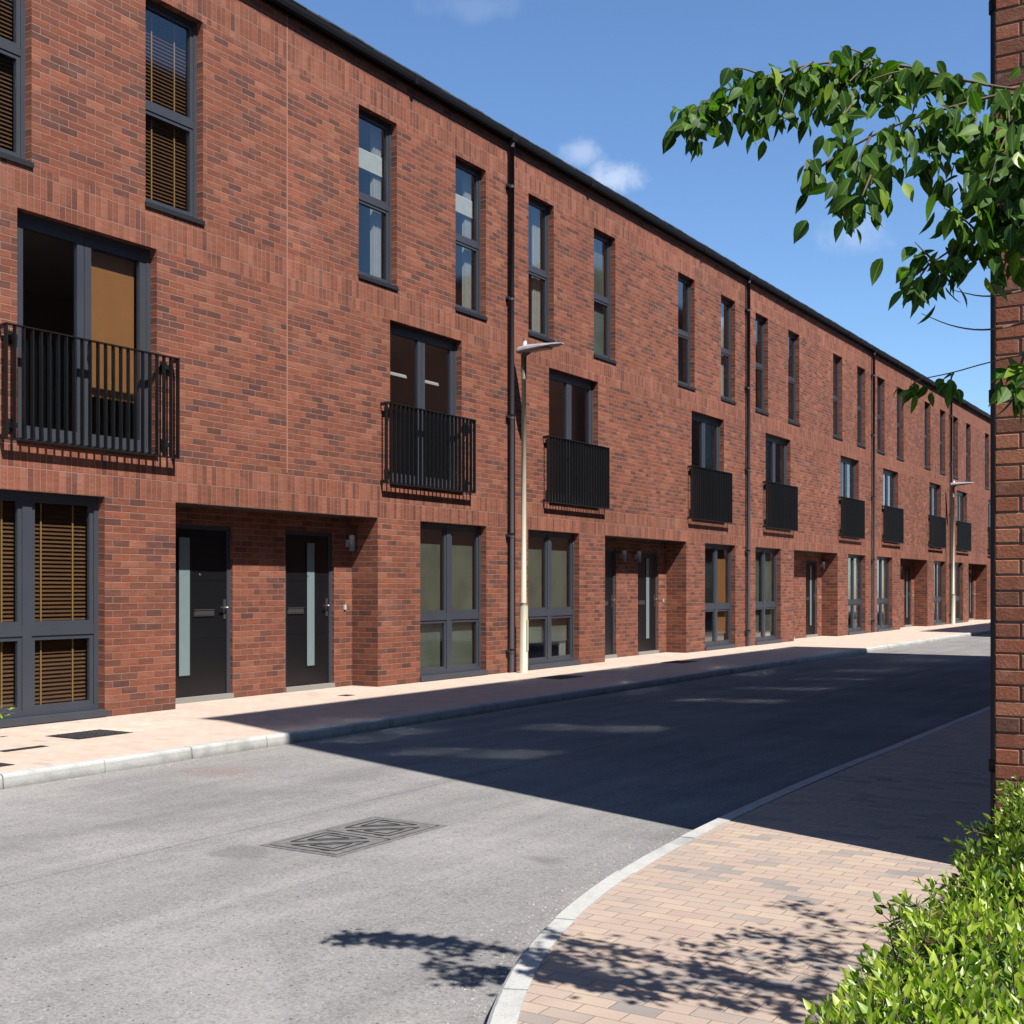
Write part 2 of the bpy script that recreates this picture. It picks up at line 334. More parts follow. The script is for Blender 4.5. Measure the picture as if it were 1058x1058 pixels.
# ------------------------------------------------------------------ mesh builder
class MB:
    def __init__(s): s.v = []; s.f = []; s.mi = []; s.sm = []
    def quad(s, *p, mi=0, smooth=False):
        b = len(s.v); s.v += [tuple(q) for q in p]; s.f.append(tuple(range(b, b+len(p)))); s.mi.append(mi); s.sm.append(smooth)
    def box(s, x0, x1, y0, y1, z0, z1, mi=0, skip=''):
        x0, x1 = sorted((x0, x1)); y0, y1 = sorted((y0, y1)); z0, z1 = sorted((z0, z1))
        b = len(s.v)
        s.v += [(x0, y0, z0), (x1, y0, z0), (x1, y1, z0), (x0, y1, z0), (x0, y0, z1), (x1, y0, z1), (x1, y1, z1), (x0, y1, z1)]
        for f in ((0, 3, 2, 1), (4, 5, 6, 7), (0, 1, 5, 4), (1, 2, 6, 5), (2, 3, 7, 6), (3, 0, 4, 7)):
            s.f.append(tuple(b+i for i in f)); s.mi.append(mi); s.sm.append(False)
    def tube(s, pts, rads, n=10, mi=0, caps=True):
        pts = [Vector(p) for p in pts]; rings = []
        ref = Vector((0, 0, 1)) if abs((pts[-1]-pts[0]).normalized().z) < .9 else Vector((1, 0, 0))
        for i, p in enumerate(pts):
            d = (pts[min(i+1, len(pts)-1)]-pts[max(i-1, 0)]).normalized()
            a = d.cross(ref).normalized(); c = d.cross(a)
            b = len(s.v)
            for k in range(n):
                an = 2*math.pi*k/n; s.v.append(tuple(p+(a*math.cos(an)+c*math.sin(an))*rads[i]))
            rings.append(b)
        for r0, r1 in zip(rings, rings[1:]):
            for k in range(n):
                s.f.append((r0+k, r0+(k+1) % n, r1+(k+1) % n, r1+k)); s.mi.append(mi); s.sm.append(True)
        if caps:
            s.f.append(tuple(rings[0]+k for k in range(n))); s.mi.append(mi); s.sm.append(False)
            s.f.append(tuple(rings[-1]+k for k in reversed(range(n)))); s.mi.append(mi); s.sm.append(False)
    def mirror(s, L):
        s.v = [(x, L-y, z) for x, y, z in s.v]; s.f = [tuple(reversed(f)) for f in s.f]; return s
    def mesh(s, name, mats):
        me = bpy.data.meshes.new(name); me.from_pydata(s.v, [], s.f)
        for m in (mats if isinstance(mats, (list, tuple)) else [mats]): me.materials.append(m)
        me.polygons.foreach_set('material_index', s.mi); me.polygons.foreach_set('use_smooth', s.sm)
        uvl = me.uv_layers.new(name='UVMap'); me.update()
        for p in me.polygons:
            n = p.normal; ax = max(range(3), key=lambda i: abs(n[i]))
            for li in p.loop_indices:
                c = me.vertices[me.loops[li].vertex_index].co
                uvl.data[li].uv = (c.y, c.z) if ax == 0 else ((c.x, c.z) if ax == 1 else (c.x, c.y))
        return me

def link(name, me, parent=None, loc=None, rotz=0):
    o = bpy.data.objects.new(name, me); COL.objects.link(o)
    if parent is not None: o.parent = parent
    if loc is not None: o.location = loc
    if rotz: o.rotation_euler = (0, 0, rotz)
    return o
def tag(o, label, cat, group=None, kind=None):
    if label: o['label'] = label
    if cat: o['category'] = cat
    if group: o['group'] = group
    if kind: o['kind'] = kind
    return o
def empty(name, loc, label, cat, group=None, rotz=0):
    return tag(link(name, None, None, loc, rotz), label, cat, group)
def structure(name, me, loc=(0, 0, 0)):
    o = link(name, me, None, loc); o['kind'] = 'structure'; return o

# ------------------------------------------------------------------ houses
HW = 5.175                      # width of one house, 23 bricks
REV = .10; PD = .46             # window reveal depth, porch depth
O_W1 = (.64, 1.475, 5.565, 7.875); O_W2 = (2.92, 3.765, 5.565, 7.875)
O_J = (1.31, 3.08, 2.82, 5.10); O_G = (.63, 2.37, .03, 2.325)
PORCH = (3.35, HW, 0., 2.325); DOOR = (3.73, 4.70, .0, 2.12)
WTOP = 8.52

def grid_wall(mb, x, y0, y1, z0, z1, holes, flip=False, mi=0):
    ys = sorted({y0, y1, *[h[0] for h in holes], *[h[1] for h in holes]}); zs = sorted({z0, z1, *[h[2] for h in holes], *[h[3] for h in holes]})
    ys = [y for y in ys if y0 <= y <= y1]; zs = [z for z in zs if z0 <= z <= z1]
    for a, b in zip(ys, ys[1:]):
        for c, d in zip(zs, zs[1:]):
            my, mz = (a+b)/2, (c+d)/2
            if any(h[0] < my < h[1] and h[2] < mz < h[3] for h in holes): continue
            mb.quad((x, a, c), (x, b, c), (x, b, d), (x, a, d), mi=mi)
def reveal(mb, h, xa, xb, mi=0, bottom=True):
    y0, y1, z0, z1 = h
    mb.quad((xa, y0, z0), (xa, y0, z1), (xb, y0, z1), (xb, y0, z0), mi=mi)
    mb.quad((xa, y1, z0), (xb, y1, z0), (xb, y1, z1), (xa, y1, z1), mi=mi)
    mb.quad((xa, y0, z1), (xa, y1, z1), (xb, y1, z1), (xb, y0, z1), mi=mi)
    if bottom: mb.quad((xa, y0, z0), (xb, y0, z0), (xb, y1, z0), (xa, y1, z0), mi=mi)

def wall_mb(end=False):
    mb = MB()
    holes = [O_W1, O_W2, O_J, O_G, PORCH]
    grid_wall(mb, 0, 0, HW, 0, WTOP, holes)
    for h in (O_W1, O_W2, O_J, O_G): reveal(mb, h, 0, -REV-.02, mi=0)
    # porch: side wall, soffit, back wall with door opening
    mb.quad((0, PORCH[0], 0), (-PD, PORCH[0], 0), (-PD, PORCH[0], PORCH[3]), (0, PORCH[0], PORCH[3]))
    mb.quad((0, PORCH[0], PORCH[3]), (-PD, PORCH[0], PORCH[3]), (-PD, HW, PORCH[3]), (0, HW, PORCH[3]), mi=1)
    grid_wall(mb, -PD, PORCH[0], HW, 0, PORCH[3], [DOOR]); reveal(mb, DOOR, -PD, -PD-.09, bottom=False)
    return mb
def rear_mb():
    mb = MB(); mb.quad((-8, 0, 0), (-8, 0, WTOP), (-8, HW, WTOP), (-8, HW, 0)); return mb
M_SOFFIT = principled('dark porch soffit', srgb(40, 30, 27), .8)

def bars(mb, x0, x1, y0, y1, z0, z1, w, mi=0):
    """rectangular border of four bars"""
    mb.box(x0, x1, y0, y0+w, z0, z1, mi); mb.box(x0, x1, y1-w, y1, z0, z1, mi)
    mb.box(x0, x1, y0+w, y1-w, z0, z0+w, mi); mb.box(x0, x1, y0+w, y1-w, z1-w, z1, mi)

def pane(mb, x, y0, y1, z0, z1): mb.quad((x, y0, z0), (x, y1, z0), (x, y1, z1), (x, y0, z1))
def upper_window(o):
    y0, y1, z0, z1 = o; f = MB(); g = MB(); s = MB()
    xf, xb = -REV, -REV-.07; zt = z0+1.12
    bars(f, xb, xf, y0, y1, z0+.02, z1, .05)
    f.box(xb, xf-.004, y0+.05, y1-.05, zt-.035, zt+.035)
    for a, b in ((z0+.07, zt-.035), (zt+.035, z1-.05)):
        bars(f, xb+.012, xf-.014, y0+.05, y1-.05, a, b, .042)
        pane(g, xb+.032, y0+.092, y1-.092, a+.042, b-.042)
    f.box(xf-.01, xf+.004, y0+.012, y0+.03, z0+.05, z1-.02); f.box(xf-.01, xf+.004, y1-.03, y1-.012, z0+.05, z1-.02)
    s.box(-REV-.06, .022, y0-.012, y1+.012, z0-.012, z0+.019)
    s.box(.010, .024, y0-.012, y1+.012, z0-.035, z0-.012)
    return f, g, s
def ground_window(o):
    y0, y1, z0, z1 = o; f = MB(); g = MB(); s = MB()
    xf, xb = -REV, -REV-.07; zt = .93; ym = (y0+y1)/2
    bars(f, xb, xf, y0, y1, z0+.05, z1, .055)
    f.box(xb, xf-.003, ym-.055, ym+.055, z0+.105, z1-.055)
    for a, b in ((y0+.055, ym-.055), (ym+.055, y1-.055)):
        f.box(xb, xf-.006, a, b, zt-.05, zt+.05)
        for c, d in ((z0+.105, zt-.05), (zt+.05, z1-.055)):
            bars(f, xb+.012, xf-.018, a, b, c, d, .045)
            pane(g, xb+.032, a+.045, b-.045, c+.045, d-.045)
    s.box(-REV-.06, .03, y0-.01, y1+.01, z0-.02, z0+.047)
    return f, g, s
def balcony_door(o):
    y0, y1, z0, z1 = o; f = MB(); g = MB(); s = MB()
    xf, xb = -REV, -REV-.07; ym = (y0+y1)/2
    bars(f, xb, xf, y0, y1, z0+.02, z1, .06)
    for a, b in ((y0+.06, ym-.004), (ym+.004, y1-.06)):
        bars(f, xb+.01, xf-.008, a, b, z0+.08, z1-.06, .085)
        pane(g, xb+.034, a+.085, b-.085, z0+.165, z1-.145)
    f.box(xf-.008, xf+.035, ym+.03, ym+.045, 3.78, 3.92)
    s.box(-REV-.06, .03, y0-.01, y1+.01, z0-.015, z0+.019)
    return f, g, s
def railing():
    mb = MB(); y0, y1 = 1.10, 3.30; z0, z1 = 2.80, 3.92
    xa, xb = .076, .122
    mb.box(xa-.004, xb+.004, y0, y1, z1-.012, z1); mb.box(xa-.004, xb+.004, y0, y1, z0, z0+.012)
    n = 23
    for i in range(n):
        y = y0+.005+(y1-y0-.022)*i/(n-1); w = .012 if 0 < i < n-1 else .016
        mb.box(xa, xb, y, y+w, z0+.012, z1-.012)
    for y in (y0+.11, y1-.16):                       # wall brackets
        for z in (z0+.12, z1-.14):
            mb.box(.0, xa, y, y+.05, z, z+.05); mb.box(0, .012, y-.025, y+.075, z-.04, z+.09)
    for y in (y0, y1-.012):                          # returns to the wall
        mb.box(.002, xa, y, y+.012, z1-.05, z1-.004); mb.box(.002, xa, y, y+.012, z0+.004, z0+.05)
    return mb

def front_door(strip, box, handle):
    y0, y1, z0, z1 = DOOR; X = -PD-.05
    d = MB(); d.box(X-.05, X-.004, y0+.055, y1-.055, .065, z1-.055)
    for zz in (.75, 1.45): d.box(X-.004, X-.001, y0+.07, y1-.07, zz, zz+.004)
    fr = MB()
    fr.box(X-.06, X+.012, y0, y0+.055, .02, z1); fr.box(X-.06, X+.012, y1-.055, y1, .02, z1); fr.box(X-.06, X+.012, y0+.055, y1-.055, z1-.055, z1)
    th = MB(); th.box(X-.06, X+.07, y0, y1, -.01, .062)
    st = MB(); st.box(X-.004, X+.004, y0+strip[0], y0+strip[1], .32, 1.96); bars(st, X-.004, X+.008, y0+strip[0]-.012, y0+strip[1]+.012, .308, 1.972, .012, 1)
    lb = MB(); lb.box(X-.004, X+.010, y0+box[0], y0+box[1], 1.02, 1.10); lb.box(X+.010, X+.014, y0+box[0]+.02, y0+box[1]-.02, 1.035, 1.085); lb.box(X-.004, X+.02, y0+box[0]-.004, y0+box[1]+.004, 1.093, 1.103)
    hd = MB(); hd.box(X-.004, X+.008, y0+handle-.018, y0+handle+.018, .98, 1.22); hd.tube([(X+.008, y0+handle, 1.12), (X+.05, y0+handle, 1.12)], [.011, .011], 8); hd.tube([(X+.05, y0+handle+.01, 1.12), (X+.05, y0+handle-.11*(1 if handle > .5 else -1), 1.12)], [.010, .009], 8)
    vw = MB(); vw.tube([(X-.004, (y0+y1)/2, 1.52), (X+.004, (y0+y1)/2, 1.52)], [.014, .012], 10)
    return d, fr, th, st, lb, hd, vw

def room_mb():
    mb = MB()
    for (a, b, c, d) in ((.1, 3.3, .0, 2.5), (.1, HW-.1, 2.78, 5.25), (.1, HW-.1, 5.5, 8.15)):
        xa, xb = -.02, -3.4
        mb.quad((xa, a, c), (xa, b, c), (xb, b, c), (xb, a, c), mi=2); mb.quad((xa, a, d), (xb, a, d), (xb, b, d), (xa, b, d), mi=1)
        mb.quad((xb, a, c), (xb, b, c), (xb, b, d), (xb, a, d)); mb.quad((xa, a, c), (xb, a, c), (xb, a, d), (xa, a, d)); mb.quad((xa, b, c), (xa, b, d), (xb, b, d), (xb, b, c))
    return mb
def roof_mb():
    mb = MB()
    mb.quad((.10, 0, 8.655), (.10, HW, 8.655), (-4, HW, 9.6), (-4, 0, 9.6)); mb.quad((-4, 0, 9.6), (-4, HW, 9.6), (-8.2, HW, 8.6), (-8.2, 0, 8.6))
    n = 23                                            # slate edge courses over the gutter
    r = random.Random(3)
    for i in range(n):
        y = HW*i/n; mb.box(-.2, .128+r.uniform(-.006, .01), y+.003, y+HW/n-.003, 8.640+r.uniform(-.003, .004), 8.660+r.uniform(-.004, .006))
    return mb
def gutter_mb():
    mb = MB()
    mb.box(.001, .045, 0, HW, WTOP-.01, 8.638); 
    prof = [(.045, 8.62), (.045, 8.545), (.062, 8.522), (.095, 8.515), (.122, 8.535), (.132, 8.58), (.132, 8.632), (.122, 8.632)]
    for (a, b), (c, d) in zip(prof, prof[1:]): mb.quad((a, 0, b), (c, 0, d), (c, HW, d), (a, HW, b), smooth=True)
    for y in (.0, 2.6): mb.box(.046, .14, y, y+.07, 8.508, 8.636)
    return mb
def pipe_mb():
    mb = MB(); mb.tube([(.075, .0, 8.5), (.075, .0, .02)], [.040, .040], 12)
    for z in (.35, 2.2, 4.1, 6.0, 7.8): mb.tube([(.075, 0, z-.035), (.075, 0, z+.035)], [.046, .046], 12); mb.box(0, .07, -.07, .07, z-.02, z+.02)
    mb.tube([(.09, 0, 8.56), (.075, 0, 8.42)], [.048, .042], 12)
    return mb
def venetian(o, zlo=None):
    y0, y1, z0, z1 = o; mb = MB(); y0 += .06; y1 -= .06; x = -REV-.115
    z = z1-.10; mb.box(x-.02, x+.02, y0, y1, z1-.09, z1-.04)
    zlo = zlo or z0+.1
    while z > zlo:
        mb.quad((x-.015, y0, z+.021), (x-.015, y1, z+.021), (x+.015, y1, z-.021), (x+.015, y0, z-.021)); z -= .042
    for k in ((.27, .73) if y1-y0 < 1.2 else (.12, .36, .64, .88)):
        yy = y0+(y1-y0)*k; mb.box(x+.021, x+.023, yy-.009, yy+.009, zlo, z1-.09, 1)
    mb.box(x-.02, x+.02, y0, y1, zlo-.04, zlo-.015)
    return mb
def roller(y0, y1, z0, z1):
    mb = MB(); x = -REV-.11; mb.box(x-.004, x, y0, y1, z0, z1); mb.tube([(x-.02, y0, z1), (x-.02, y1, z1)], [.02, .02], 8); mb.box(x-.008, x+.006, y0, y1, z0-.02, z0); return mb
def curtain(y0, y1, z0, z1):
    mb = MB(); n = 40; x = -REV-.16
    for i in range(n):
        a, b = y0+(y1-y0)*i/n, y0+(y1-y0)*(i+1)/n
        xa, xb = x+.03*math.sin(i*1.7), x+.03*math.sin((i+1)*1.7)
        mb.quad((xa, a, z0), (xb, b, z0), (xb, b, z1), (xa, a, z1), smooth=True)
    return mb
def sconce_mb():
    mb = MB(); mb.tube([(0, 0, -.11), (0, 0, .11)], [.045, .045], 14); mb.box(-.085, -.03, -.03, .03, -.05, .05); return mb

cache = {}
def cm(key, name, mats, fn, mir):
    k = (key, mir)
    if k not in cache:
        mb = fn()
        if mir: mb.mirror(HW)
        cache[k] = mb.mesh(name, mats)
    return cache[k]
def part(key, name, mats, fn, mir, parent): return link(name, cm(key, name, mats, fn, mir), parent)

def house(y, mir, label, group, blinds=(), pipe=True, loc_x=0., rot=0., door=True, sconce=None, seal=False):
    r = empty('terraced_house', (loc_x, y, 0), label, 'house', group, rot)
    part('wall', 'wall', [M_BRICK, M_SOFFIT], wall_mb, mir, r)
    part('rear', 'rear_wall', M_BRICK2, rear_mb, mir, r)
    rf = part('roof', 'roof', M_ROOF, roof_mb, mir, r)
    part('gut', 'gutter', M_GUT, gutter_mb, mir, r)
    part('room', 'room', [M_WALL, M_CEIL, M_FLOOR], room_mb, mir, r)
    if pipe and not mir: part('pipe', 'drainpipe', M_PIPE, pipe_mb, mir, r)
    wins = {}
    for nm, o, fn in (('w1', O_W1, upper_window), ('w2', O_W2, upper_window), ('g', O_G, ground_window), ('j', O_J, balcony_door)):
        f = part(nm, 'balcony_door' if nm == 'j' else 'window', M_FRAME, lambda: fn(o)[0], mir, r)
        part(nm+'g', 'window_pane', M_GLASS, lambda: fn(o)[1], mir, f); part(nm+'s', 'sill', M_FRAME if nm == 'g' else M_SILL, lambda: fn(o)[2], mir, f)
        wins[nm] = f
    part('rail', 'balcony_railing', M_BLACK, railing, mir, r)
    for b in blinds:
        nm = b[0]; o = {'w1': O_W1, 'w2': O_W2, 'g': O_G, 'j': O_J}[nm]
        if b[1] == 'venetian': part(('ven', nm), 'venetian_blind', [M_SLAT, M_TAPE], lambda: venetian(o), mir, wins[nm])
        elif b[1] == 'roller': part(('rol', nm, b[2:]), 'blind_or_light_strip', b[6] if len(b) > 6 else M_ROLL, lambda: roller(*b[2:6]), mir, wins[nm])  # also makes the pale strips that imitate ceiling lights and glare
        else: part(('cur', nm, b[2:6], b[6].name if len(b) > 6 else ''), 'curtain', b[6] if len(b) > 6 else M_CURT_BAR, lambda: curtain(*b[2:6]), mir, wins[nm])
    if mir: dset = front_door((.42, .57), (.06, .37), .90) if False else None
    args = ((.14, .31), (.38, .70), .88) if not mir else ((.35, .50), (.57, .88), .10)
    k = 'door'+str(args)
    names = ('front_door', 'door_frame', 'threshold', 'glazed_strip', 'letterbox', 'door_handle', 'spyhole')
    mats = (M_DOOR, M_FRAME, M_THRESH, [M_FROST, M_BLACK], M_STEEL, M_STEEL, M_STEEL)
    d = part(k+'0', 'front_door', M_DOOR, lambda: front_door(*args)[0], mir, r)
    for i in range(1, 7):
        part(k+str(i), names[i], mats[i], lambda: front_door(*args)[i], mir, d)
    if mir:
        bp = MB(); bp.box(-PD, -PD+.02, 3.49, 3.53, 1.06, 1.13); part('bell', 'doorbell', M_PLASTIC, lambda: bp, mir, r)
    if sconce is not None:
        s = link('wall_lamp', cache.setdefault('sconce', sconce_mb().mesh('wall_lamp', M_LANT)), r, (-PD+.085, sconce, 1.98))
    if seal:
        sm = MB(); sm.box(.0, .004, HW-.008 if not mir else HW-.008, HW+.008, 2.8, WTOP-.01); part('seal', 'expansion_joint', M_SEAL, lambda: sm, mir, r)
    return r

P0 = 16.70; PW = 2*HW
GH = 'houses in the brick terrace'
# pair index n starts at drainpipe P0+n*PW; the first house of a pair is unmirrored, the second mirrored
houses = [
 (-2, 1, 'end house of the brick terrace, just left of the house with wooden slat blinds', ()),
 (-1, 0, 'nearest brick terraced house, with wooden slat blinds and a brown roller blind behind its balcony', (('w1', 'venetian'), ('w2', 'venetian'), ('g', 'venetian'), ('j', 'roller', 2.28, 2.94, 3.42, 4.95))),
 (-1, 1, 'brick terraced house between the blind-hung nearest house and the big cream lamp post', (('w1', 'curtain', .7, .88, 5.62, 7.8), ('w1', 'roller', .7, 1.42, 7.16, 7.40, M_CURT_BAR), ('w2', 'roller', 2.98, 3.70, 7.16, 7.40, M_CURT_BAR), ('j', 'roller', 2.42, 2.96, 4.412, 4.422, M_CURT_BAR), ('j', 'roller', 1.62, 2.14, 4.412, 4.422, M_CURT_BAR), ('w2', 'curtain', 2.98, 3.16, 5.62, 7.8), ('g', 'roller', .68, 2.33, .14, 2.28, M_REFL_BLIND), ('g', 'curtain', .74, .9, .1, .85))),  # pale rollers: strips added to imitate ceiling lights and bright bands in the glass
 (0, 0, 'brick terraced house directly behind the big cream lamp post, beside its drainpipe', (('w1', 'curtain', 1.18, 1.42, 5.62, 7.8), ('w2', 'roller', 2.98, 3.71, 5.7, 7.8, M_REFL_BLIND), ('g', 'roller', .68, 2.33, .45, 2.28, M_REFL_BLIND), ('g', 'curtain', 2.1, 2.3, .1, 1.0))),
 (0, 1, 'brick terraced house with tan blind in ground window, second past the big lamp post', (('g', 'roller', .7, 1.42, .35, 2.0, M_ROLL), ('w1', 'curtain', .75, 1.3, 5.62, 7.8))),
 (1, 0, 'brick terraced house third past the big lamp post, just right of the second drainpipe', (('g', 'curtain', 2.0, 2.3, .1, .95), ('g', 'roller', .68, 2.33, .3, 2.28, M_REFL_BLIND), ('w2', 'curtain', 2.98, 3.2, 5.62, 7.8))),
 (1, 1, 'brick terraced house fourth past the big lamp post, just left of the third drainpipe', (('w1', 'curtain', 1.1, 1.42, 5.62, 7.8), ('g', 'curtain', .7, 1.0, .1, .8), ('g', 'roller', .68, 2.33, .5, 2.28, M_REFL_BLIND))),
 (2, 0, 'brick terraced house fifth past the big lamp post, just right of the third drainpipe', (('g', 'roller', .68, 2.33, .14, 2.28, M_REFL_BLIND), ('w1', 'roller', .7, 1.42, 5.9, 7.8, M_REFL_BLIND))),
 (2, 1, 'brick terraced house just left of the small distant lamp post', (('g', 'curtain', .7, 1.0, .1, .8),)),
 (3, 0, 'brick terraced house just right of the small distant lamp post', ()),
 (3, 1, 'far brick terraced house half cut off by the tall brick wall on the right', ()),
 (4, 0, 'last brick terraced house at the far end of the street', ()),
]
for n, mir, label, bl in houses:
    y = P0+n*PW+(HW if mir else 0)
    sc = None
    if (n, mir) in ((-1, 1), (1, 1)): sc = HW-3.35-.10
    if (n, mir) in ((0, 0), (2, 0)): sc = 4.86
    if (n, mir) in ((0, 1), (3, 1)): sc = .35
    house(y, mir, label, GH, bl, sconce=sc, seal=(mir == 0 and n == -1))
# gable ends of the terrace (parts of the two end houses)
ends = [o for o in bpy.data.objects if o.name.startswith('terraced_house')]
def gable(parent, y):
    mb = MB(); mb.quad((0, y, 0), (-8, y, 0), (-8, y, WTOP), (-4, y, 9.58), (0, y, WTOP)); link('gable_wall', mb.mesh('gable_wall', M_BRICK2), parent)
gable(ends[0], 0.0); gable(ends[-1], HW)

# ------------------------------------------------------------------ opposite buildings
def window_unit():
    f, g, s = MB(), MB(), MB()
    bars(f, -.07, 0, 0, 1.2, 0, 1.9, .06); f.box(-.07, -.004, .57, .63, .06, 1.84)
    pane(g, -.04, .06, .57, .06, 1.84); pane(g, -.04, .63, 1.14, .06, 1.84)
    s.box(-.05, .11, -.02, 1.22, -.05, -.002)
    return f, g, s
wu = window_unit()
wu_m = [wu[0].mesh('window', M_FRAME), wu[1].mesh('window_pane', M_GLASS), wu[2].mesh('sill', M_SILL)]
def block(x, y0, y1, depth, h, label, near=False):
    """brick block whose street face looks to -X at x"""
    r = empty('apartment_building', (x, y0, 0), label, 'building')
    L = y1-y0; holes = []
    n = int(L//3); sp = L/n
    for k in range(4):
        for i in range(n):
            a = i*sp+sp/2-.6; holes.append((a, a+1.2, .55+k*2.9, .55+k*2.9+1.9))
    mb = MB(); grid_wall(mb, 0, 0, L, 0, h, holes)
    for hh in holes: reveal(mb, hh, 0, .2)
    for a, b, c, d in holes:
        mb.quad((.2, a, c), (.2, a, d), (2.2, a, d), (2.2, a, c), mi=1); mb.quad((.2, b, c), (2.2, b, c), (2.2, b, d), (.2, b, d), mi=1)
        mb.quad((2.2, a, c), (2.2, a, d), (2.2, b, d), (2.2, b, c), mi=1); mb.quad((.2, a, d), (.2, b, d), (2.2, b, d), (2.2, a, d), mi=1); mb.quad((.2, a, c), (2.2, a, c), (2.2, b, c), (.2, b, c), mi=1)
    mb.quad((depth, 0, 0), (depth, L, 0), (depth, L, h), (depth, 0, h))
    mb.quad((0, L, 0), (0, L, h), (depth, L, h), (depth, L, 0))
    if near:
        # the gable is laid brick by brick as far as it can be seen close up: recessed mortar bed + bricks
        mb.quad((.006, .007, 0), (depth, .007, 0), (depth, .007, h), (.006, .007, h), mi=2)
    else:
        mb.quad((0, 0, 0), (depth, 0, 0), (depth, 0, h), (0, 0, h))
    link('wall', mb.mesh('wall', [M_BRICK2, M_WALL, M_MORTAR]), r)
    rm = MB(); rm.box(-.06, depth+.06, -.06, L+.06, h, h+.18); rm.box(.3, depth-.3, .3, L-.3, h+.18, h+.26)
    link('roof', rm.mesh('roof', M_ROOF), r)
    for hh in holes:
        f = link('window', wu_m[0], r, (.06, hh[1], hh[2]), math.pi)
        f.scale = (1, 1, 1)
        link('window_pane', wu_m[1], f); link('sill', wu_m[2], f)
    return r
M_MORTAR = principled('mortar bed', srgb(96, 84, 74), .95, vary=.2, scale=20., bump=.004)
def rnd_brick_mat():
    m, t, out = material('hand laid bricks')
    a = t.node('ShaderNodeAttribute', attribute_name='rnd').outputs['Fac']
    g = t.node('ShaderNodeTexCoord').outputs['Object']
    fine = t.noise(g, 70, 5, .7); mid = t.noise(g, 9, 4, .6)
    c = t.ramp(a, [(0., srgb(78, 56, 48)), (.15, srgb(102, 66, 50)), (.5, srgb(120, 71, 52)), (.8, srgb(130, 79, 57)), (1., srgb(144, 94, 70))])
    c = t.mix(t.mapr(fine, .35, .75, 0, .5), c, srgb(78, 50, 41)); c = t.mix(t.mapr(mid, .52, .78, 0, .4), c, srgb(148, 116, 96))
    p = t.node('ShaderNodeBsdfPrincipled', {'Base Color': c, 'Roughness': .9, 'Specular IOR Level': .2, 'Normal': t.bump(t.m('ADD', fine, mid), .006, .8)})
    t.l.new(p.outputs[0], out); return m
XB, YB, BH = 9.36, 6.21, 12.25
b1 = block(XB, YB, 24.6, 9.5, BH, 'tall red brick building at the right edge, behind the hedge and leafy branch', True)
def laid_bricks(depth, h):
    mb = MB(); val = []; r = random.Random(5)
    rows = int(h/COURSE)
    for k in range(rows):
        z = k*COURSE+.004; x = -BRICK/2 if k % 2 else 0.
        while x < depth:
            a, b = max(x, 0)+(.005 if x > 0 else 0), min(x+BRICK-.005, depth); 
            if b-a > .03:
                j = lambda s: r.uniform(-s, s)
                y0 = j(.0022); zz0 = z+j(.0015); zz1 = z+COURSE-.008+j(.0018); a += j(.0015); b += j(.002)
                c = .004
                # front face with chamfered arrises
                mb.quad((a+c, y0, zz0+c), (b-c, y0, zz0+c), (b-c, y0, zz1-c), (a+c, y0, zz1-c))
                q = [(a, y0+c, zz0), (b, y0+c, zz0), (b, y0+c, zz1), (a, y0+c, zz1)]; i4 = [(a+c, y0, zz0+c), (b-c, y0, zz0+c), (b-c, y0, zz1-c), (a+c, y0, zz1-c)]
                for e in range(4): mb.quad(q[e], q[(e+1) % 4], i4[(e+1) % 4], i4[e])
                o = [(p[0], .014, p[2]) for p in q]
                for e in range(4): mb.quad(o[e], o[(e+1) % 4], q[(e+1) % 4], q[e])
                v = r.random()**.85; val += [v]*9
            x += BRICK
    me = mb.mesh('gable_brickwork', rnd_brick_mat())
    at_ = me.attributes.new('rnd', 'FLOAT', 'FACE'); at_.data.foreach_set('value', val)
    return me
link('gable_brickwork', laid_bricks(4.0, BH), b1)
gp = MB(); gp.quad((4.0, .0, 0), (9.5, .0, 0), (9.5, .0, BH), (4.0, .0, BH)); link('gable_wall', gp.mesh('gable_wall', M_BRICK2), b1)
dp = MB(); dp.tube([(-.005, .13, BH-.1), (-.005, .13, .05)], [.042, .042], 12)
for z in (.5, 2.3, 4.2, 6.1, 8., 10.): dp.tube([(-.005, .13, z-.03), (-.005, .13, z+.03)], [.05, .05], 12)
link('drainpipe', dp.mesh('drainpipe', M_GUT), b1)
block(XB, 36.2, 66., 9.5, BH, 'brick building beyond the side road, further along the right of the street')

# ------------------------------------------------------------------ ground, road, pavements, kerbs
gm = MB(); gm.quad((-700, -700, -.115), (700, -700, -.115), (700, 700, -.115), (-700, 700, -.115)); structure('ground', gm.mesh('ground', M_EARTH))
rm = MB()
rm.quad((2.5, -40, -.10), (40, -40, -.10), (40, 1.6, -.10), (2.5, 1.6, -.10)); rm.quad((2.5, 1.6, -.10), (11.5, 1.6, -.10), (11.5, 120, -.10), (2.5, 120, -.10)); rm.quad((11.5, 26, -.10), (40, 26, -.10), (40, 35, -.10), (11.5, 35, -.10))
structure('road', rm.mesh('road', M_ROAD))

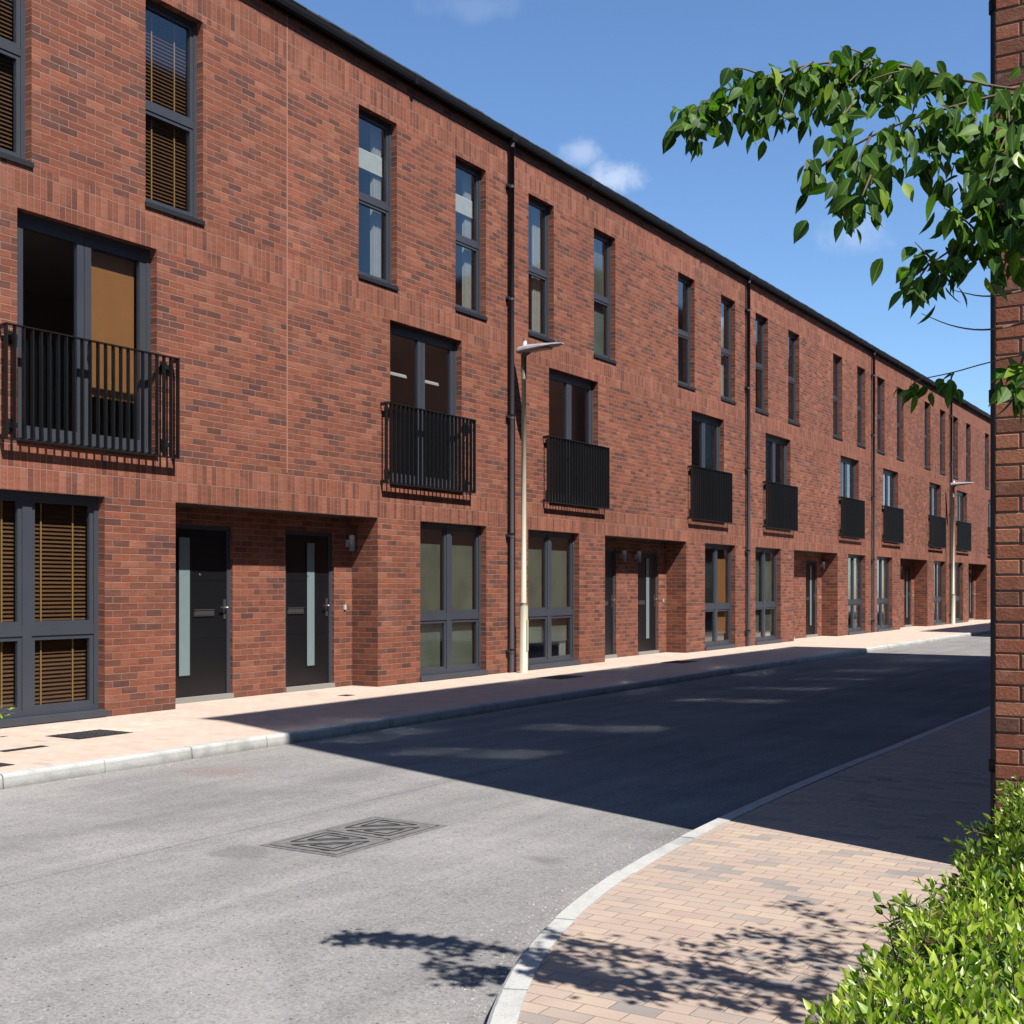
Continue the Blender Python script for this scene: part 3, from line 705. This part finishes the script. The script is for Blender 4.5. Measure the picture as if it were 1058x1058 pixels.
def path_resample(pts, step):
    P = [Vector(p) for p in pts]; out = [P[0]]; acc = 0.
    for a, b in zip(P, P[1:]):
        L = (b-a).length; d = step-acc
        while d <= L: out.append(a.lerp(b, d/L)); d += step
        acc = L-(d-step)
    return out
def smooth_path(pts, it=3):
    P = [Vector(p) for p in pts]
    for _ in range(it):
        Q = [P[0]]
        for a, b in zip(P, P[1:]): Q += [a.lerp(b, .25), a.lerp(b, .75)]
        P = Q+[P[-1]]
    return P
def kerb(name, pts, side, unit=.915, zt=.0, w=.115, closed=False):
    """stones along the road edge; side=+1 puts the stone to the right of travel"""
    P = path_resample(pts, unit/5); mb = MB(); r = random.Random(2)
    nrm = []
    for i in range(len(P)):
        d = (P[min(i+1, len(P)-1)]-P[max(i-1, 0)]); d = Vector((d.x, d.y)).normalized(); nrm.append(Vector((d.y, -d.x, 0))*side)
    prof = [(0., -.2), (.012, zt-.022), (.018, zt-.008), (.032, zt+.003), (w, zt+.003), (w, -.2)]
    for i0 in range(0, len(P)-5, 5):
        dz = r.uniform(-.003, .003); do = r.uniform(-.003, .003); rings = []
        for j in range(6):
            p = P[i0+j].copy(); dr = (P[min(i0+j+1, len(P)-1)]-P[i0+j-1 if i0+j else 0]).normalized()
            if j == 0: p += dr*.004
            if j == 5: p -= dr*.004
            rings.append([(p.x+nrm[i0+j].x*(a+do), p.y+nrm[i0+j].y*(a+do), b+dz) for a, b in prof])
        for a, b in zip(rings, rings[1:]):
            for k in range(5): mb.quad(a[k], b[k], b[k+1], a[k+1]) if side > 0 else mb.quad(a[k+1], b[k+1], b[k], a[k])
        mb.quad(*rings[0]); mb.quad(*reversed(rings[-1]))
    return structure(name, mb.mesh(name, M_KERB))
KL = 2.65; KR = 7.65
kerb('kerb', [(KL, -20, 0), (KL, 110, 0)], -1)
pl = MB(); pl.quad((-.62, -20, 0), (KL-.12, -20, 0), (KL-.12, 110, 0), (-.62, 110, 0)); pl.quad((KL-.12, -20, 0), (KL-.12, -20, -.1), (KL-.12, 110, -.1), (KL-.12, 110, 0)); structure('pavement', pl.mesh('pavement', M_PAVE_L))
rk = [(KR, 25.4, 0), (KR, 12, 0), (7.62, 9, 0), (7.64, 7.4, 0), (7.69, 6.2, 0), (7.78, 5.2, 0), (7.98, 4.2, 0), (8.28, 3.4, 0), (8.75, 2.55, 0), (9.4, 1.85, 0), (10.3, 1.35, 0), (11.6, 1.05, 0), (13.5, .95, 0), (24, .95, 0)]
rks = smooth_path(rk, 3)
kerb('kerb', rks, -1)
def inner(P, d):
    out = []
    for i in range(len(P)):
        t = (P[min(i+1, len(P)-1)]-P[max(i-1, 0)]).normalized(); n = Vector((t.y, -t.x, 0))*-1; out.append(P[i]+n*d)
    return out
ip = inner(rks, .11)
pr = MB()
for a, b in zip(ip, ip[1:]):
    pr.quad((a.x, a.y, 0), (b.x, b.y, 0), (24, b.y if b.x > 13 else b.y, 0) if False else (max(b.x, 0)+0, b.y, 0), (a.x, a.y, 0)) if False else None
poly = [(p.x, p.y, 0.0) for p in ip]+[(24, 25.4, 0)]
pr.quad(*poly); structure('pavement', pr.mesh('pavement', M_PAVE_R))
p2 = MB(); p2.box(KR+.12, 24, 35.6, 110, -.1, 0); structure('pavement', p2.mesh('pavement', M_PAVE_R)); kerb('kerb', [(KR, 110, 0), (KR, 35.6, 0)], -1)

# loose grit along the gutters
def grit():
    mb = MB(); rd = random.Random(31)
    def stone(x, y, z, r):
        P = [(x+r*rd.uniform(.6, 1.2)*math.cos(a), y+r*rd.uniform(.6, 1.2)*math.sin(a), z) for a in (0, 1.5, 3., 4.4)]; top = (x+rd.uniform(-.2, .2)*r, y, z+r*rd.uniform(.5, 1.0))
        for i in range(4): mb.quad(P[i], P[(i+1) % 4], top)
    for _ in range(900):
        k = rd.random(); i = int(len(rks)*.28+rd.random()*len(rks)*.45); i = min(i, len(rks)-2)
        p = rks[i].lerp(rks[i+1], rd.random()); d = (rks[i+1]-rks[i]).normalized(); n = Vector((d.y, -d.x, 0)); off = abs(rd.gauss(0, .13))+.004
        q = p+n*off; stone(q.x, q.y, -.1, rd.uniform(.0022, .0075))
    for _ in range(900): stone(KL+.005+abs(rd.gauss(0, .10)), rd.uniform(4, 26), -.1, rd.uniform(.003, .010))
    for _ in range(260): stone(rd.uniform(3, 7.5), rd.uniform(2.5, 8), -.1, rd.uniform(.002, .006))
    return tag(link('grit', mb.mesh('grit', M_GRIT)), 'pale grit and small stones lying in the gutters along both kerbs', 'grit', None, 'stuff')
M_GRIT = principled('pale grit', srgb(128, 122, 112), .9, vary=.45, scale=60.)
grit()

# ------------------------------------------------------------------ covers in the ground
def rect_cover(name, x0, x1, y0, y1, z, mat, label, group, studs=True):
    mb = MB(); mb.box(x0, x1, y0, y1, z-.02, z+.004, 1); w = .022
    mb.box(x0+w, x1-w, y0+w, y1-w, z, z+.0075)
    if studs:
        n = max(2, int((x1-x0)/.06)); k = max(2, int((y1-y0)/.06))
        for i in range(n):
            for j in range(k):
                cx = x0+w+(x1-x0-2*w)*(i+.5)/n; cy = y0+w+(y1-y0-2*w)*(j+.5)/k
                mb.box(cx-.018, cx+.018, cy-.006, cy+.006, z+.0075, z+.0105) if (i+j) % 2 else mb.box(cx-.006, cx+.006, cy-.018, cy+.018, z+.0075, z+.0105)
    return tag(link(name, mb.mesh(name, [mat, M_BLACK])), label, 'cover', group)
GC = 'inspection covers in the pavement'
rect_cover('inspection_cover', .90, 1.36, 7.30, 7.92, .0, M_IRON, 'square black inspection cover in the pale pavement before the slat-blind window', GC)
rect_cover('inspection_cover', 1.44, 1.54, 6.42, 6.85, .0, M_IRON, 'narrow black drain slot in the pavement near the left edge', GC, False)
rect_cover('inspection_cover', 1.95, 2.25, 5.5, 6.0, .0, M_IRON, 'small dark cover by the kerb, cut off by the left edge', GC)
rect_cover('stop_tap_cover', .42, .57, 12.0, 12.16, .0, M_IRON, 'small brown stop tap cover in the pavement before the second front door', GC, False)
rect_cover('inspection_cover', 1.0, 1.45, 15.9, 16.6, .0, M_IRON, 'dark inspection cover in the pavement at the foot of the big lamp post', GC)
rect_cover('inspection_cover', .95, 1.4, 20.4, 21.1, .0, M_IRON, 'dark inspection cover in the pavement before the second porch', GC)
# double triangular road cover
def road_cover():
    x0, x1, y0, y1, z = 5.60, 6.17, 5.16, 6.20, -.10
    r = empty('manhole_cover', (x0, y0, z), 'large worn double manhole cover with diagonal ribs in the sunlit road', 'manhole cover')
    fr = MB(); L, Wd = y1-y0, x1-x0
    bars_f = ((0, Wd, 0, .03), (0, Wd, L-.03, L), (0, .03, .03, L-.03), (Wd-.03, Wd, .03, L-.03))
    for a, b, c, d in bars_f: fr.box(a, b, c, d, -.02, .004)
    link('cover_frame', fr.mesh('cover_frame', M_IRON2), r)
    for k in range(2):
        a, b = .034+k*(L-.068)/2, .034+(k+1)*(L-.068)/2-.004
        pn = MB(); pn.box(.034, Wd-.034, a, b, -.02, .002, 1)
        cx0, cx1 = .034, Wd-.034; m = (a+b)/2
        # two triangular plates, split by a diagonal gap, each with raised ribs
        def tri(p, q, s_):
            c = ((p[0]+q[0]+s_[0])/3, (p[1]+q[1]+s_[1])/3); sh = lambda t: (c[0]+(t[0]-c[0])*.955, c[1]+(t[1]-c[1])*.955)
            P = [sh(t) for t in (p, q, s_)]
            pn.quad(*[(t[0], t[1], .006) for t in P])
            for i in range(3): u_, v_ = P[i], P[(i+1) % 3]; pn.quad((u_[0], u_[1], -.01), (v_[0], v_[1], -.01), (v_[0], v_[1], .006), (u_[0], u_[1], .006))
            for i in range(3):
                for f_ in (.36, .66):
                    g1 = (c[0]+(P[i][0]-c[0])*f_, c[1]+(P[i][1]-c[1])*f_); g2 = (c[0]+(P[(i+1) % 3][0]-c[0])*f_, c[1]+(P[(i+1) % 3][1]-c[1])*f_)
                    dx, dy = g2[0]-g1[0], g2[1]-g1[1]; l = math.hypot(dx, dy); nx, ny = -dy/l*.006, dx/l*.006
                    pn.quad((g1[0]-nx, g1[1]-ny, .0085), (g2[0]-nx, g2[1]-ny, .0085), (g2[0]+nx, g2[1]+ny, .0085), (g1[0]+nx, g1[1]+ny, .0085), mi=1)
        tri((cx0, a), (cx1, a), (cx1, b)); tri((cx0, a), (cx1, b), (cx0, b))
        for hx, hy in ((cx0+.12, b-.05), (cx1-.12, a+.05)): pn.box(hx-.03, hx+.03, hy-.012, hy+.012, .0055, .0075, 1)
        link('cover_plate', pn.mesh('cover_plate', [M_IRON2, M_IRON3]), r)
road_cover()

# ------------------------------------------------------------------ lamp posts
def lamp_post(x, y, label):
    r = empty('street_lamp', (x, y, 0), label, 'street lamp', 'street lamps along the terrace')
    m = MB(); m.tube([(0, 0, 0), (0, 0, 1.06), (0, 0, 1.12)], [.068, .068, .042], 16); m.box(.066, .071, -.03, .03, .35, .85)
    m.tube([(0, 0, 1.1), (0, 0, 4.72)], [.042, .036], 14)
    link('post', m.mesh('post', M_POST), r)
    s = MB(); s.tube([(0, 0, 4.70), (0, 0, 5.10)], [.043, .043], 12); s.tube([(0, 0, 5.08), (.12, 0, 5.14)], [.035, .03], 10)
    link('spigot', s.mesh('spigot', M_POST2), r)
    l = MB()
    secs = [(-.12, .04, .04), (-.08, .085, .078), (.10, .11, .088), (.38, .125, .06), (.60, .105, .032), (.72, .05, .014)]
    rings = []
    for (sx, w, t_) in secs:
        zc = 5.15+(sx+.1)*.06
        rings.append([(sx, w*math.cos(a), zc+t_*(math.sin(a) if math.sin(a) > 0 else math.sin(a)*.5)) for a in [2*math.pi*k/14 for k in range(14)]])
    for a, b in zip(rings, rings[1:]):
        for k in range(14): l.quad(a[k], a[(k+1) % 14], b[(k+1) % 14], b[k], smooth=True)
    l.quad(*reversed(rings[0])); l.quad(*rings[-1])
    lo = link('lantern', l.mesh('lantern', M_LANT), r)
    ph = MB(); ph.tube([(.02, 0, 5.22), (.02, 0, 5.30), (.02, 0, 5.32)], [.035, .035, .02], 10); link('photocell', ph.mesh('photocell', M_PLASTIC), lo)
    gl = MB(); gl.quad((.15, -.08, 5.138), (.15, .08, 5.138), (.5, .08, 5.157), (.5, -.08, 5.157)); gl.quad((.15, -.08, 5.13), (.5, -.08, 5.148), (.5, .08, 5.148), (.15, .08, 5.13)); link('lens', gl.mesh('lens', M_LENS), lo)
    return r
lamp_post(.24, 16.80, 'tall cream lamp post in front of the drainpipe, nearest and largest of the street lamps')
lamp_post(.29, 47.1, 'distant small lamp post far down the terrace, near the right brick wall')

# ------------------------------------------------------------------ leaves
def leaf_mesh(name, mat, base, dirs, nrms, length, width, val, curl=.18, fold=.22):
    n = len(base); dirs = dirs/np.linalg.norm(dirs, axis=1, keepdims=True)
    side = np.cross(dirs, nrms); side /= np.linalg.norm(side, axis=1, keepdims=True)+1e-9
    up = np.cross(side, dirs)
    rows = [(.12, .30), (.30, .48), (.50, .46), (.70, .31), (.87, .12)]
    tpl = [(0, 0)]+[q for a_, w_ in rows for q in ((a_, -w_), (a_, w_), (a_, 0))]+[(1, 0)]; NV = len(tpl)
    V = np.zeros((n, NV, 3)); L = length[:, None]; Wd = width[:, None]
    for i, (a, b) in enumerate(tpl):
        z = -curl*a*a*length + fold*abs(b)*width
        V[:, i] = base+dirs*(a*L)+side*(b*Wd)+up*z[:, None]
    fc = [(0, 3, 1), (0, 2, 3)]
    for k in range(4):
        p_, q_ = 1+3*k, 4+3*k; fc += [(p_, p_+2, q_+2, q_), (p_+2, p_+1, q_+1, q_+2)]
    fc += [(13, 15, 16), (15, 14, 16)]
    nl = sum(len(f) for f in fc)
    me = bpy.data.meshes.new(name); me.vertices.add(n*NV); me.vertices.foreach_set('co', V.reshape(-1).astype(np.float32))
    loops = np.array([i for f in fc for i in f]); me.loops.add(n*nl); me.polygons.add(n*len(fc))
    off = np.arange(n)[:, None]*NV
    me.loops.foreach_set('vertex_index', (loops[None]+off).reshape(-1).astype(np.int32))
    st = np.cumsum([0]+[len(f) for f in fc[:-1]]); tot = np.array([len(f) for f in fc])
    me.polygons.foreach_set('loop_start', (st[None]+np.arange(n)[:, None]*nl).reshape(-1).astype(np.int32))
    me.polygons.foreach_set('use_smooth', np.ones(n*len(fc), bool))
    uvl = me.uv_layers.new(name='UVMap'); uv = np.array([(tpl[i][1], tpl[i][0]) for i in loops], np.float32)
    uvl.data.foreach_set('uv', np.tile(uv, (n, 1)).reshape(-1))
    a = me.attributes.new('rnd', 'FLOAT', 'FACE'); a.data.foreach_set('value', np.repeat(val, len(fc)).astype(np.float32))
    me.materials.append(mat); me.update(calc_edges=True); me.validate()
    return me

# ------------------------------------------------------------------ tree over the pavement
def tree():
    trunk_xy = (13.0, 3.1)
    r = empty('young_tree', (0, 0, 0), 'leafy green tree reaching a branch in from the right, over the hedge and pavement', 'tree')
    tk = MB(); tx, ty = trunk_xy
    tk.tube([(tx+.05, ty, -.02), (tx+.03, ty, .5), (tx, ty+.02, 1.4), (tx-.03, ty+.03, 2.3), (tx-.02, ty, 3.2), (tx+.04, ty-.05, 4.2), (tx, ty, 5.0)], [.10, .075, .066, .058, .046, .03, .012], 12)
    link('trunk', tk.mesh('trunk', M_BARK), r)
    bw = MB(); bases, dirs, nrms, lens, val = [], [], [], [], []
    rd = random.Random(21)
    def leaf(p, size=1., droop=1.):
        d = Vector((rd.uniform(-.8, .8), rd.uniform(-.8, .8), -droop*rd.uniform(.3, 1.6)+.15)); n = Vector((rd.uniform(-1, 1)+.3, rd.uniform(-1, 1)-.5, rd.uniform(.1, 1.2)))
        st = d.normalized()*.012+Vector((0, 0, -.006)); bases.append(p+st); dirs.append(d); nrms.append(n); lens.append(rd.uniform(.046, .078)*size); val.append(min(1, max(0, rd.gauss(.45, .22)+(.35 if rd.random() < .06 else 0))))
    def twig(pts, rad, leaves_per_m, spread=.03, start=.0, size=1.):
        P = smooth_path(pts, 2); L = [0.]
        for a, b in zip(P, P[1:]): L.append(L[-1]+(b-a).length)
        bw.tube(P, [rad*(1-.75*l/L[-1]) for l in L], 6)
        k = int(L[-1]*leaves_per_m*1.3)
        for i in range(k):
            f = start+(1-start)*(i+rd.random())/k; l = f*L[-1]
            j = next((q for q in range(len(L)-1) if L[q+1] >= l), len(L)-2)
            p = P[j].lerp(P[j+1], (l-L[j])/max(1e-6, L[j+1]-L[j]))
            leaf(p+Vector((rd.gauss(0, spread), rd.gauss(0, spread), rd.gauss(0, spread*.6))), size)
        return P
    z0 = Vector((tx-.02, ty+.02, 2.2)); z1 = Vector((tx, ty, 2.7))
    A = [z1, at(1230, 100, 3.05), at(1058, 95, 3.3), at(990, 82, 3.38), at(930, 66, 3.45), at(860, 62, 3.5), at(790, 78, 3.55), at(740, 97, 3.58), at(703, 124, 3.6)]
    B = [z0, at(1220, 130, 2.95), at(1058, 92, 3.15), at(990, 108, 3.2), at(920, 130, 3.25), at(865, 160, 3.3), at(842, 176, 3.33)]
    C = [z0, at(1220, 200, 2.9), at(1070, 200, 3.05), at(1010, 240, 3.1), at(965, 270, 3.12), at(935, 292, 3.15)]
    D = [z0-Vector((0, 0, .25)), at(1200, 340, 2.95), at(1058, 366, 3.1), at(1015, 376, 3.15), at(985, 385, 3.2), at(950, 392, 3.25)]
    twig(A, .010, 95, .022, .34); twig(B, .011, 60, .03, .30); twig(C, .010, 60, .03, .30); twig(D, .006, 8, .012, .6)
    tw = lambda pts, n, sp=.022, size=1.: twig([at(*p) for p in pts], .0035, n, sp, 0., size)
    # side twigs of the top branch
    tw([(740, 98, 3.58), (722, 110, 3.57), (702, 134, 3.56)], 110)
    tw([(730, 104, 3.58), (718, 124, 3.55), (712, 144, 3.54)], 110)
    tw([(790, 78, 3.55), (760, 68, 3.5), (752, 76, 3.48)], 90)
    tw([(800, 76, 3.55), (786, 108, 3.52), (784, 135, 3.5)], 110)
    tw([(770, 86, 3.55), (755, 108, 3.55), (757, 130, 3.53)], 90)
    tw([(860, 62, 3.5), (845, 88, 3.48), (828, 118, 3.46)], 120, .03)
    tw([(840, 64, 3.5), (815, 80, 3.48), (806, 110, 3.46)], 110)
    tw([(905, 62, 3.47), (880, 80, 3.42), (858, 110, 3.4)], 120, .03)
    tw([(930, 66, 3.45), (915, 85, 3.42), (905, 112, 3.4)], 110, .03)
    tw([(960, 74, 3.42), (965, 88, 3.4), (968, 98, 3.38)], 70)
    tw([(905, 62, 3.47), (885, 52, 3.46), (868, 48, 3.45)], 60, .015)
    tw([(965, 74, 3.42), (930, 72, 3.4), (895, 84, 3.38)], 110, .03)
    tw([(890, 66, 3.5), (862, 74, 3.5), (838, 92, 3.5)], 110, .03)
    tw([(830, 70, 3.52), (800, 86, 3.5), (772, 110, 3.5)], 100, .03)
    # the middle branch, hanging clusters
    tw([(920, 130, 3.25), (905, 160, 3.22), (900, 190, 3.2)], 120, .03)
    tw([(900, 140, 3.25), (880, 178, 3.22), (872, 210, 3.2)], 130, .03)
    tw([(865, 160, 3.3), (850, 172, 3.3), (840, 178, 3.3)], 90)
    tw([(900, 180, 3.2), (890, 205, 3.18), (880, 225, 3.18)], 120, .025)
    tw([(960, 118, 3.22), (940, 140, 3.2), (935, 170, 3.18)], 120, .03)
    tw([(990, 108, 3.2), (975, 140, 3.17), (970, 180, 3.15)], 120, .035)
    tw([(1010, 104, 3.18), (1005, 150, 3.12), (1000, 190, 3.1)], 120, .035)
    tw([(1040, 96, 3.15), (1045, 150, 3.08), (1035, 200, 3.05)], 120, .04)
    tw([(1058, 92, 3.15), (1085, 150, 3.0), (1080, 220, 3.0)], 110, .04)
    tw([(880, 108, 3.35), (868, 124, 3.33), (862, 138, 3.32)], 90)
    # lower right mass
    tw([(1070, 200, 3.05), (1030, 215, 3.05), (1010, 250, 3.05)], 120, .035)
    tw([(1058, 205, 3.05), (1046, 240, 3.02), (1040, 272, 3.02)], 130, .035)
    tw([(1010, 240, 3.1), (995, 225, 3.08), (975, 215, 3.06)], 100, .03)
    tw([(985, 258, 3.1), (975, 275, 3.08), (968, 295, 3.08)], 100)
    tw([(965, 270, 3.12), (950, 255, 3.12), (945, 250, 3.12)], 90)
    tw([(1000, 250, 3.1), (1010, 265, 3.08), (1020, 278, 3.08)], 110, .03)
    tw([(960, 272, 3.12), (948, 290, 3.12), (938, 302, 3.12)], 90, .015)
    tw([(1050, 120, 3.1), (1030, 160, 3.06), (1020, 200, 3.04)], 150, .045)
    tw([(1058, 150, 3.05), (1040, 190, 3.03), (1030, 235, 3.02)], 150, .045)
    tw([(1075, 120, 3.0), (1062, 180, 3.0), (1055, 250, 3.0)], 150, .045)
    tw([(1120, 120, 3.0), (1130, 190, 2.95), (1120, 250, 2.95)], 130, .06)
    tw([(1160, 110, 2.95), (1180, 180, 2.9), (1190, 240, 2.9)], 130, .06)
    tw([(1100, 95, 3.2), (1110, 50, 3.2), (1100, 10, 3.2)], 90, .05)
    tw([(1180, 100, 3.1), (1190, 40, 3.1), (1200, -20, 3.1)], 90, .06)
    tw([(1058, 334, 3.2), (1020, 342, 3.2), (985, 338, 3.2), (952, 324, 3.2)], 0); tw([(1058, 300, 3.15), (1020, 308, 3.15), (985, 300, 3.15)], 0)
    E0 = Vector((tx, ty+.03, 2.35))
    twig([E0, at(1440, 70, 3.25), at(1330, 190, 3.4), at(1240, 270, 3.5), at(1180, 320, 3.55)], .010, 75, .07, .15)
    twig([E0, at(1330, 110, 3.1), at(1230, 180, 3.3), at(1150, 240, 3.4)], .009, 80, .07, .2)
    twig([E0, at(1300, 170, 3.0), at(1190, 280, 3.2), at(1130, 330, 3.3)], .008, 60, .06, .3)
    twig([E0, at(1420, 150, 3.2), at(1330, 260, 3.25), at(1265, 330, 3.3)], .008, 70, .06, .2)
    twig([E0, at(1500, 40, 3.35), at(1420, 60, 3.6), at(1340, 120, 3.75)], .008, 70, .06, .2)
    # low small twigs
    tw([(985, 385, 3.2), (982, 392, 3.2), (985, 398, 3.2)], 190, .012, .7)
    tw([(950, 392, 3.25), (944, 396, 3.25), (940, 402, 3.25)], 260, .014, .7)
    tw([(1058, 366, 3.1), (1052, 385, 3.08), (1050, 405, 3.08)], 130, .025)
    tw([(1080, 360, 3.05), (1065, 375, 3.05), (1060, 400, 3.05)], 130, .03)
    # the rest of the crown, out of frame to the right: limbs off the trunk
    for k in range(18):
        zb = rd.uniform(2.8, 4.6); an = rd.uniform(-1.3, 1.3); Ld = rd.uniform(.5, 1.0)*(1.15 if zb < 3.8 else .7)
        d = Vector((math.cos(an), math.sin(an), rd.uniform(.15, .6)))
        p0 = Vector((tx, ty, zb)); twig([p0, p0+d*Ld*.5, p0+d*Ld+Vector((0, 0, -.08))], .008, 55, .07, .25)
    link('branch', bw.mesh('branch', M_TWIG), r)
    n = len(bases)
    L = np.array(lens); me = leaf_mesh('leaves', M_LEAF, np.array([tuple(b) for b in bases]), np.array([tuple(b) for b in dirs]), np.array([tuple(b) for b in nrms]), L, L*rng.uniform(.46, .60, n), np.array(val))
    link('leaves', me, r)
    return r
tree()

# ------------------------------------------------------------------ hedge
def hedge():
    X0, X1, Y0, Y1, H = 9.79, 11.9, 1.75, 5.6, .645
    r = empty('hedge', (X0, Y0, 0), 'bright yellow green clipped hedge in the bottom right corner, beside the block paving', 'hedge')
    core = MB()
    nx, ny = 16, 30; rr = random.Random(4)
    hgt = [[H-.10+rr.uniform(-.05, .04) for j in range(ny+1)] for i in range(nx+1)]
    gx = lambda i: .10+(X1-X0-.2)*i/nx; gy = lambda j: .10+(Y1-Y0-.2)*j/ny
    for i in range(nx):
        for j in range(ny): core.quad((gx(i), gy(j), hgt[i][j]), (gx(i+1), gy(j), hgt[i+1][j]), (gx(i+1), gy(j+1), hgt[i+1][j+1]), (gx(i), gy(j+1), hgt[i][j+1]))
    a, b, c, d = gx(0), gx(nx), gy(0), gy(ny)
    for j in range(ny): core.quad((a, gy(j), 0.005), (a, gy(j), hgt[0][j]), (a, gy(j+1), hgt[0][j+1]), (a, gy(j+1), .005)); core.quad((b, gy(j), 0.005), (b, gy(j+1), .005), (b, gy(j+1), hgt[nx][j+1]), (b, gy(j), hgt[nx][j]))
    for i in range(nx): core.quad((gx(i), c, .005), (gx(i+1), c, .005), (gx(i+1), c, hgt[i+1][0]), (gx(i), c, hgt[i][0])); core.quad((gx(i), d, .005), (gx(i), d, hgt[i][ny]), (gx(i+1), d, hgt[i+1][ny]), (gx(i+1), d, .005))
    core.v = [(x-.05*(y-.45), y, z) for x, y, z in core.v]
    link('hedge_core', core.mesh('hedge_core', M_CORE), r)
    bases, dirs, nrms, lens, val = [], [], [], [], []; st = MB()
    rd = random.Random(9)
    def sprig(p, up, L, bright):
        up = up.normalized(); ref = Vector((rd.uniform(-1, 1), rd.uniform(-1, 1), rd.uniform(-1, 1))); s1 = up.cross(ref).normalized(); s2 = up.cross(s1)
        st.tube([p-up*.06, p+up*L], [.0028, .0012], 4, caps=False)
        k = max(3, int(L/.017)); ph = rd.uniform(0, 6)
        for i in range(k):
            f = i/(k-1)
            for sgn in (0, math.pi):
                an = ph+i*1.57+sgn+rd.uniform(-.3, .3); sd = s1*math.cos(an)+s2*math.sin(an)
                open_ = 1.15-.75*f
                d = up*(.35+.75*f)+sd*open_+Vector((0, 0, .1))
                bases.append(p+up*L*f); dirs.append(d); nrms.append(up*1.0-sd*.3+Vector((rd.uniform(-.25, .25), rd.uniform(-.25, .25), 0)))
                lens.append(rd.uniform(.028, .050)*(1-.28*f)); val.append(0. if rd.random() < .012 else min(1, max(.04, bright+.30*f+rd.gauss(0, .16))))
    # top surface
    bx = lambda x, y: .05*math.sin(x*5.1+y*2.3)+.035*math.sin(y*7.7-x*3.1)
    n = 7200
    for _ in range(n):
        x = rd.uniform(0, X1-X0); y = rd.uniform(0, Y1-Y0)
        edge = min(1, x/.16)
        z = H-.10+bx(x, y)*.8-.16*(1-edge)**2
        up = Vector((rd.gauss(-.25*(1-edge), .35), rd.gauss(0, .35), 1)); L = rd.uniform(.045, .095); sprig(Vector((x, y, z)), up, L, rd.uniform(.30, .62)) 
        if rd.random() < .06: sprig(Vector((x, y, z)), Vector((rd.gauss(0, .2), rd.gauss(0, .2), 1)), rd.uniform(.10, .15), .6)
    # side faces
    for _ in range(1300):
        y = rd.uniform(0, Y1-Y0); z = rd.uniform(.03, H-.08); x = .06+rd.uniform(-.05, .05)+.05*math.sin(y*6+z*5)
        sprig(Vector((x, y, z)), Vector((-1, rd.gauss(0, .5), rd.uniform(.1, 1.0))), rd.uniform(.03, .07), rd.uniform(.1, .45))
    for _ in range(420):
        x = rd.uniform(0, X1-X0); z = rd.uniform(.03, H-.08); 
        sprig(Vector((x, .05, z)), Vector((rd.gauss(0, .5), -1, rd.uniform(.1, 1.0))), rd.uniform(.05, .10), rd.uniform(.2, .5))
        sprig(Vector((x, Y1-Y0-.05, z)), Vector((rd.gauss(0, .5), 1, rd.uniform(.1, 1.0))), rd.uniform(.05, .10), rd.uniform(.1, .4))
    for b in bases: b.x -= .05*(b.y-.45)
    L = np.array(lens); tv = lambda q: np.array([tuple(b) for b in q])
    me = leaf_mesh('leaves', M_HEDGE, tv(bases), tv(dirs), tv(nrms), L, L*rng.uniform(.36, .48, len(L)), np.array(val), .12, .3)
    st.v = [(x-.05*(y-.45), y, z) for x, y, z in st.v]
    link('leaves', me, r); link('stems', st.mesh('stems', M_TWIG), r)
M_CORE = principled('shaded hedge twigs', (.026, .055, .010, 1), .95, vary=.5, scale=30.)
hedge()
sb = MB(); sb.quad((9.7, 1.7, .004), (13.2, 1.7, .004), (13.2, 6.2, .004), (9.7, 6.2, .004)); structure('planting_bed', sb.mesh('planting_bed', M_SOIL))

# small plant by the nearest window, at the left edge of view
def small_plant():
    r = empty('young_plant', (.60, 6.84, 0), 'small yellow green leafy plant by the pavement at the far left edge', 'plant')
    st = MB(); bs, ds, ns, ls, vs = [], [], [], [], []; rd = random.Random(3)
    for k in range(7):
        an = k*.9; top = Vector((math.cos(an)*rd.uniform(.1, .28), math.sin(an)*rd.uniform(.1, .3), rd.uniform(.25, .5)))
        st.tube([(0, 0, 0), tuple(top*.5+Vector((0, 0, .08))), tuple(top)], [.006, .004, .002], 5)
        for i in range(9):
            f = .3+.7*i/8; bs.append(top*f); d = Vector((rd.uniform(-1, 1), rd.uniform(-1, 1), rd.uniform(0, .8))); ds.append(d); ns.append(Vector((rd.uniform(-.4, .4), rd.uniform(-.4, .4), 1))); ls.append(rd.uniform(.06, .1)); vs.append(rd.uniform(.4, 1))
    tv = lambda q: np.array([tuple(b) for b in q]); L = np.array(ls)
    link('stem', st.mesh('stem', M_TWIG), r); link('leaves', leaf_mesh('leaves', M_HEDGE, tv(bs), tv(ds), tv(ns), L, L*.5, np.array(vs)), r)
small_plant()

# ------------------------------------------------------------------ render look
S.view_settings.view_transform = 'Standard'; S.view_settings.look = 'None'; S.view_settings.exposure = 1.25; S.view_settings.gamma = 1
c = S.cycles
c.use_denoising = True
c.max_bounces = 10; c.diffuse_bounces = 4; c.glossy_bounces = 4; c.transparent_max_bounces = 12
c.caustics_reflective = True; c.caustics_refractive = False
c.blur_glossy = 0.0
c.sample_clamp_indirect = 0
c.use_guiding = True; c.surface_guiding_probability = .7; c.guiding_training_samples = 128; c.use_surface_guiding = True; c.use_volume_guiding = False
